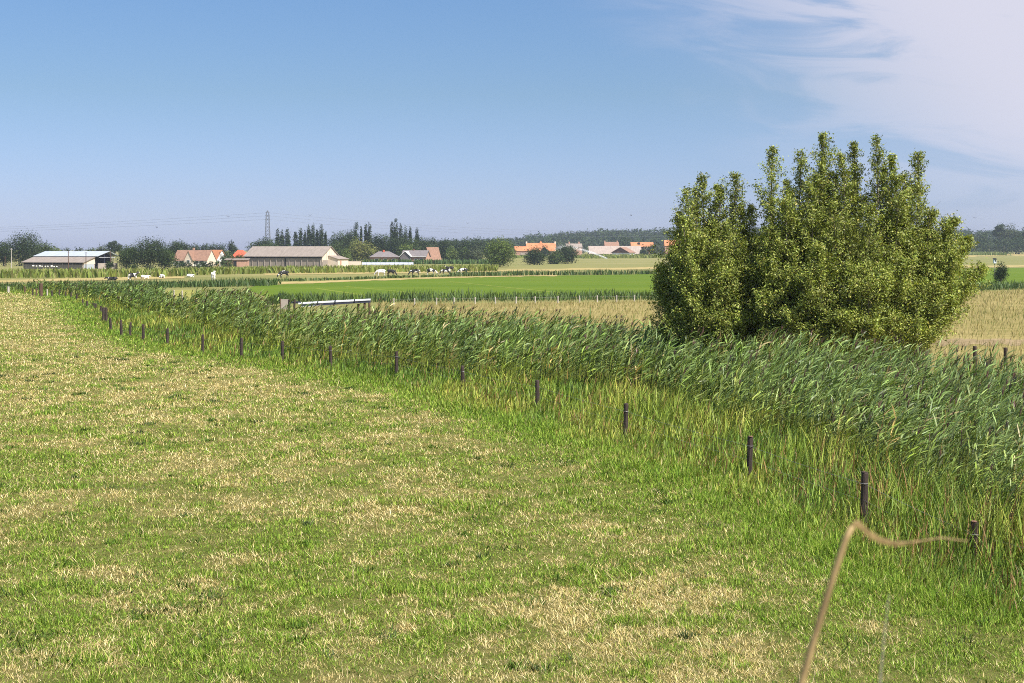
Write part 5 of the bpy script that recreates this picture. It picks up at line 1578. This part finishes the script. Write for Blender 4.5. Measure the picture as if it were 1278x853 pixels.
# ------------------------------------------------------------------ cows
def cow_mesh(name, pose):
    """one continuous animal grown from a jointed skeleton: x forward"""
    vs, es, rs = [], [], []

    def v(p, r, to=None):
        vs.append(p); rs.append(r)
        if to is not None: es.append((to, len(vs) - 1))
        return len(vs) - 1
    drop = 0.62 if pose == 'lie' else 0.0
    rump = v((-0.85, 0, 1.18 - drop), (.25, .27))
    hip = v((-0.55, 0, 1.16 - drop), (.31, .34), rump)
    belly = v((0.0, 0, 1.04 - drop), (.37, .40), hip)
    chest = v((0.5, 0, 1.06 - drop), (.33, .38), belly)
    shoulder = v((0.78, 0, 1.12 - drop), (.22, .29), chest)
    if pose == 'graze':
        nk = v((1.12, 0, 0.86), (.13, .17), shoulder); hd = v((1.42, 0, 0.45), (.115, .13), nk); mz = v((1.55, 0, 0.14), (.075, .085), hd)
        e1_, e2_ = (1.36, .24, .58), (1.36, -.24, .58)
    elif pose == 'lie':
        nk = v((1.1, 0, .66), (.13, .17), shoulder); hd = v((1.40, 0, .62), (.12, .14), nk); mz = v((1.72, 0, .40), (.075, .085), hd)
        e1_, e2_ = (1.32, .26, .72), (1.32, -.26, .72)
    else:
        nk = v((1.1, 0, 1.42 - drop), (.13, .17), shoulder); hd = v((1.38, 0, 1.62 - drop), (.12, .14), nk); mz = v((1.74, 0, 1.44 - drop), (.075, .085), hd)
        e1_, e2_ = (1.3, .27, 1.68 - drop), (1.3, -.27, 1.68 - drop)
    v(e1_, (.03, .05), hd); v(e2_, (.03, .05), hd)
    tl = v((-1.08, 0, 1.12 - drop), (.04, .04), rump); v((-1.14, 0, max(.25, .55 - drop)), (.03, .03), tl)
    for s in (-1, 1):
        if pose == 'lie':
            a = v((.62, s * .26, .34), (.13, .13), chest); b = v((.98, s * .34, .14), (.075, .075), a); v((.62, s * .40, .07), (.05, .05), b)
            a = v((-.55, s * .34, .36), (.2, .2), hip); b = v((-.1, s * .48, .22), (.10, .10), a); v((-.55, s * .55, .08), (.055, .055), b)
        else:
            st = random.uniform(-.1, .1)
            a = v((.62, s * .2, .78), (.13, .13), chest); b = v((.64 + st * .5, s * .21, .42), (.068, .068), a); c = v((.62 + st, s * .21, .10), (.05, .05), b); v((.66 + st, s * .21, .02), (.06, .05), c)
            a = v((-.62, s * .2, .82), (.17, .19), hip); b = v((-.82 + st * .4, s * .2, .5), (.085, .085), a); c = v((-.76 + st, s * .2, .12), (.052, .052), b); v((-.71 + st, s * .2, .02), (.06, .05), c)
    if pose != 'lie': v((-.38, 0, .66), (.15, .15), hip)
    me = bpy.data.meshes.new(name)
    me.from_pydata(vs, es, [])
    bm = bmesh.new(); bm.from_mesh(me)
    lay = bm.verts.layers.skin.verify()
    bm.verts.ensure_lookup_table()
    for i, bv in enumerate(bm.verts):
        bv[lay].radius = rs[i]
        bv[lay].use_root = (i == 2)
    bm.to_mesh(me); bm.free()
    return me


COWS = [(140.5, 350.6, 'lie', 'hideblack', 180, 'black cow lying in front of the tall standing pied one at far left'), (165.5, 351.3, 'stand', 'hidepied', 60, 'pied white and black cow standing among the lying ones at left'),
        (180.5, 348.2, 'lie', 'hidewhite', 52, 'white cow lying right of the standing pied one'), (202.3, 347.4, 'lie', 'hidewhite', -62, 'white cow lying before the brown-roofed house, left of two'), (237, 346.6, 'lie', 'hidewhite', 66, 'white cow lying before the brown-roofed house, right of two'),
        (266.5, 350.2, 'stand', 'hidewhite', 95, 'white cow seen end-on standing left of the long barn'), (354.5, 347, 'graze', 'hideblack', 215, 'dark cow alone in front of the long barn'), (475.5, 344.8, 'graze', 'hidewhite', 200, 'white cow, leftmost of the grazing group'),
        (488, 344.8, 'graze', 'hideblack', 330, 'black cow grazing second from the left of the group'), (518, 344.6, 'graze', 'hidepied', 185, 'long pied cow grazing with its head to the left'), (538, 343.6, 'graze', 'hidepied', -10, 'pied cow grazing with its white end to the left'),
        (556.5, 343.8, 'graze', 'hidepied', 190, 'pied cow grazing just below the black one'), (561.5, 339.6, 'stand', 'hideblack', 178, 'black cow highest in the grazing group'), (578.5, 342.8, 'graze', 'hidepied', -170, 'pied cow, rightmost of the grazing group')]
protos = {}
for px, py, pose, mt, deg, lb in COWS:
    Y = gy(py)
    key = (pose, mt)
    if key not in protos:
        me = cow_mesh('cow', pose)
        o = link('cow', me, M[mt])
        sk = o.modifiers.new('skin', 'SKIN'); sk.use_smooth_shade = True
        sb = o.modifiers.new('smooth', 'SUBSURF'); sb.levels = 1; sb.render_levels = 1
        protos[key] = o
    else:
        o = protos[key].copy()
        COL.objects.link(o)
    o.location = (X(px, Y), Y, 0); o.rotation_euler = (0, 0, R(deg)); o.scale = (0.95, 0.95, 0.9) if pose == 'lie' else (1.06, 1.06, 1.06)
    tag(o, lb, 'cow', 'cows in the pasture')

# ------------------------------------------------------------------ birds
for k, (px, py, lb) in enumerate([(285.5, 271, 'tiny dark bird in the sky left of the pylon'), (387, 269, 'tiny dark bird above the poplar row'), (584, 279, 'tiny dark bird right of the tallest poplar'), (196, 284, 'tiny dark bird above the broad dark tree'), (788, 269, 'tiny dark bird left of the willow tops'), (1217, 272.5, 'tiny dark bird in the sky right of the willows')]):
    Y = 150.0
    mb = MB()
    mb.tube([(-.12, 0, 0), (-.04, 0, 0), (.05, 0, .01), (.10, 0, .01)], [.008, .025, .028, .01], 6)
    for s_ in (-1, 1):
        mb.add([(.05, s_ * .02, .015), (-.04, s_ * .02, .01), (-.09, s_ * .19, .05), (.03, s_ * .12, .055), (.05, s_ * .02, .022), (-.04, s_ * .02, .017), (.03, s_ * .12, .06)], [(0, 1, 2, 3), (4, 6, 2, 5), (0, 3, 6, 4)])
    mb.add([(-.12, -.01, 0), (-.12, .01, 0), (-.2, .035, 0), (-.2, -.035, 0), (-.12, 0, .008)], [(0, 1, 2, 3), (0, 4, 1), (4, 3, 2)])
    o = mb.build('bird', M['bird'], None, (X(px, Y), Y, Z(py, Y)), random.uniform(0, 6.28))
    tag(o, lb, 'bird', 'birds in the sky')

# ------------------------------------------------------------------ water jet of the field sprinkler
JY = 840.0
p0 = np.array([X(758, JY), JY, Z(323, JY)]); p1 = np.array([X(728, JY), JY, Z(310.5, JY)]); p2 = np.array([X(708, JY), JY, Z(306.3, JY)]); p3 = np.array([X(694, JY), JY, Z(312, JY)])
n = 8500
t = RNG.uniform(0, 1, n) ** 0.9
b = ((1 - t) ** 3)[:, None] * p0 + (3 * t * (1 - t) ** 2)[:, None] * (p0 + (p1 - p0) * 1.0) + (3 * t * t * (1 - t))[:, None] * p2 + (t ** 3)[:, None] * p3
spread = 0.22 + 0.8 * t ** 1.5
P = b + RNG.normal(0, 1, (n, 3)) * spread[:, None]
m = 1500
tm = RNG.uniform(0.35, 1, m)
b2 = ((1 - tm) ** 3)[:, None] * p0 + (3 * tm * (1 - tm) ** 2)[:, None] * p1 + (3 * tm * tm * (1 - tm))[:, None] * p2 + (tm ** 3)[:, None] * p3
P2 = b2 + RNG.normal(0, 0.9, (m, 3)) - np.array([0, 0, 1]) * (RNG.uniform(0, 1, m) ** 1.5 * 6.5)[:, None]
P = np.concatenate([P, P2])
Nn = RNG.normal(0, 1, (len(P), 3)); Nn /= np.linalg.norm(Nn, axis=1)[:, None]
sz = np.concatenate([RNG.uniform(0.08, 0.22, n) * (1 - 0.4 * t), RNG.uniform(0.05, 0.12, m)])
V, T, C = quads(P, Nn, sz, np.ones((len(P), 3)), 0.9)
o = link('water_spray', tri_mesh('water_spray', V, T), M['water'])
tag(o, 'white arc of irrigation water sprayed over the crops', 'water', kind='stuff')

# ------------------------------------------------------------------ dry stems on the bank close to the viewer
def near(px, py, Y): return (X(px, Y), Y, Z(py, Y))


SY_ = 1.55
st = empty('dry_reed_stem', (X(985, SY_), SY_, 3.75), 0, 'bent tan dry reed stem close up, its tip folded to the right', 'dry stem', 'dry stems close to the viewer')
off = Vector(st.location)
pts = [Vector(near(*p)) - off for p in ((975, 1000, SY_), (1000, 853, SY_), (1020, 785, SY_), (1040, 720, SY_), (1056, 672, SY_), (1064, 657, SY_))]
pts = [Vector((X(965, SY_) - off.x, 0, -0.05))] + pts
MB().tube(pts, [.0043, .0041, .0042, .0038, .0036, .0036, .0030], 8).build('stalk', M['straw'], st, smooth=True)
lf = [Vector(near(px, py, SY_ + d)) - off for px, py, d in ((1064, 656, 0), (1072, 655, .02), (1085, 667, .05), (1100, 676, .09), (1120, 680, .14), (1140, 678, .2), (1175, 672, .28), (1208, 676, .36))]
wds = [.0065, .0085, .0075, .0068, .0055, .0030, .0016, .0006]
mb = MB()
vs, fs = [], []
for p, w_ in zip(lf, wds):
    vs += [p + Vector((0, -.002, w_ / 2)), p + Vector((0, .002, -w_ / 2)), p + Vector((0, .004, -w_ / 2)), p + Vector((0, 0, w_ / 2 + .0005))]
for i in range(len(lf) - 1):
    for k in range(4): fs.append((4 * i + k, 4 * i + (k + 1) % 4, 4 * i + 4 + (k + 1) % 4, 4 * i + 4 + k))
fs += [(0, 1, 2, 3), tuple(4 * (len(lf) - 1) + k for k in (3, 2, 1, 0))]
mb.add(vs, fs).build('folded_leaf', M['straw'], st)
S2 = 1.7
st2 = empty('dry_reed_stem', (X(1096, S2), S2, 3.75), 0, 'thin straight bleached stem close up, right of the bent one', 'dry stem', 'dry stems close to the viewer')
off = Vector(st2.location)
pts = [Vector((0, 0, -.05))] + [Vector(near(px, py, S2)) - off for px, py in ((1098, 853), (1103, 800), (1107, 765), (1110, 742))]
MB().tube(pts, [.0019, .0015, .0010, .0006, .0003], 7).build('stalk', M['greystraw'], st2, smooth=True)

# ------------------------------------------------------------------ air
hz = MB().box((300, 1240, 30), (4400, 2640, 64))
m, hnt, out = newmat('thin_haze')
pv = hnt.nodes.new('ShaderNodeVolumePrincipled')
pv.inputs['Color'].default_value = (0.62, 0.74, 1.0, 1)
pv.inputs['Density'].default_value = 0.00009
hnt.links.new(pv.outputs[0], out.inputs['Volume'])
ho = hz.build('haze', m)
tag(ho, 'thin bluish summer haze over the polder', 'haze', kind='stuff')

# ------------------------------------------------------------------ picture settings
scene.view_settings.view_transform = 'Standard'
scene.view_settings.look = 'None'
scene.view_settings.gamma = 1.0
scene.view_settings.exposure = 0.86
scene.view_settings.use_curve_mapping = False
cy = scene.cycles
cy.pixel_filter_type = 'BLACKMAN_HARRIS'
cy.filter_width = 1.0
cy.max_bounces = 6
cy.diffuse_bounces = 3
cy.glossy_bounces = 2
cy.transmission_bounces = 3
cy.volume_bounces = 1
cy.transparent_max_bounces = 4
cy.use_denoising = False
cy.use_adaptive_sampling = False
cy.sample_clamp_indirect = 6.0
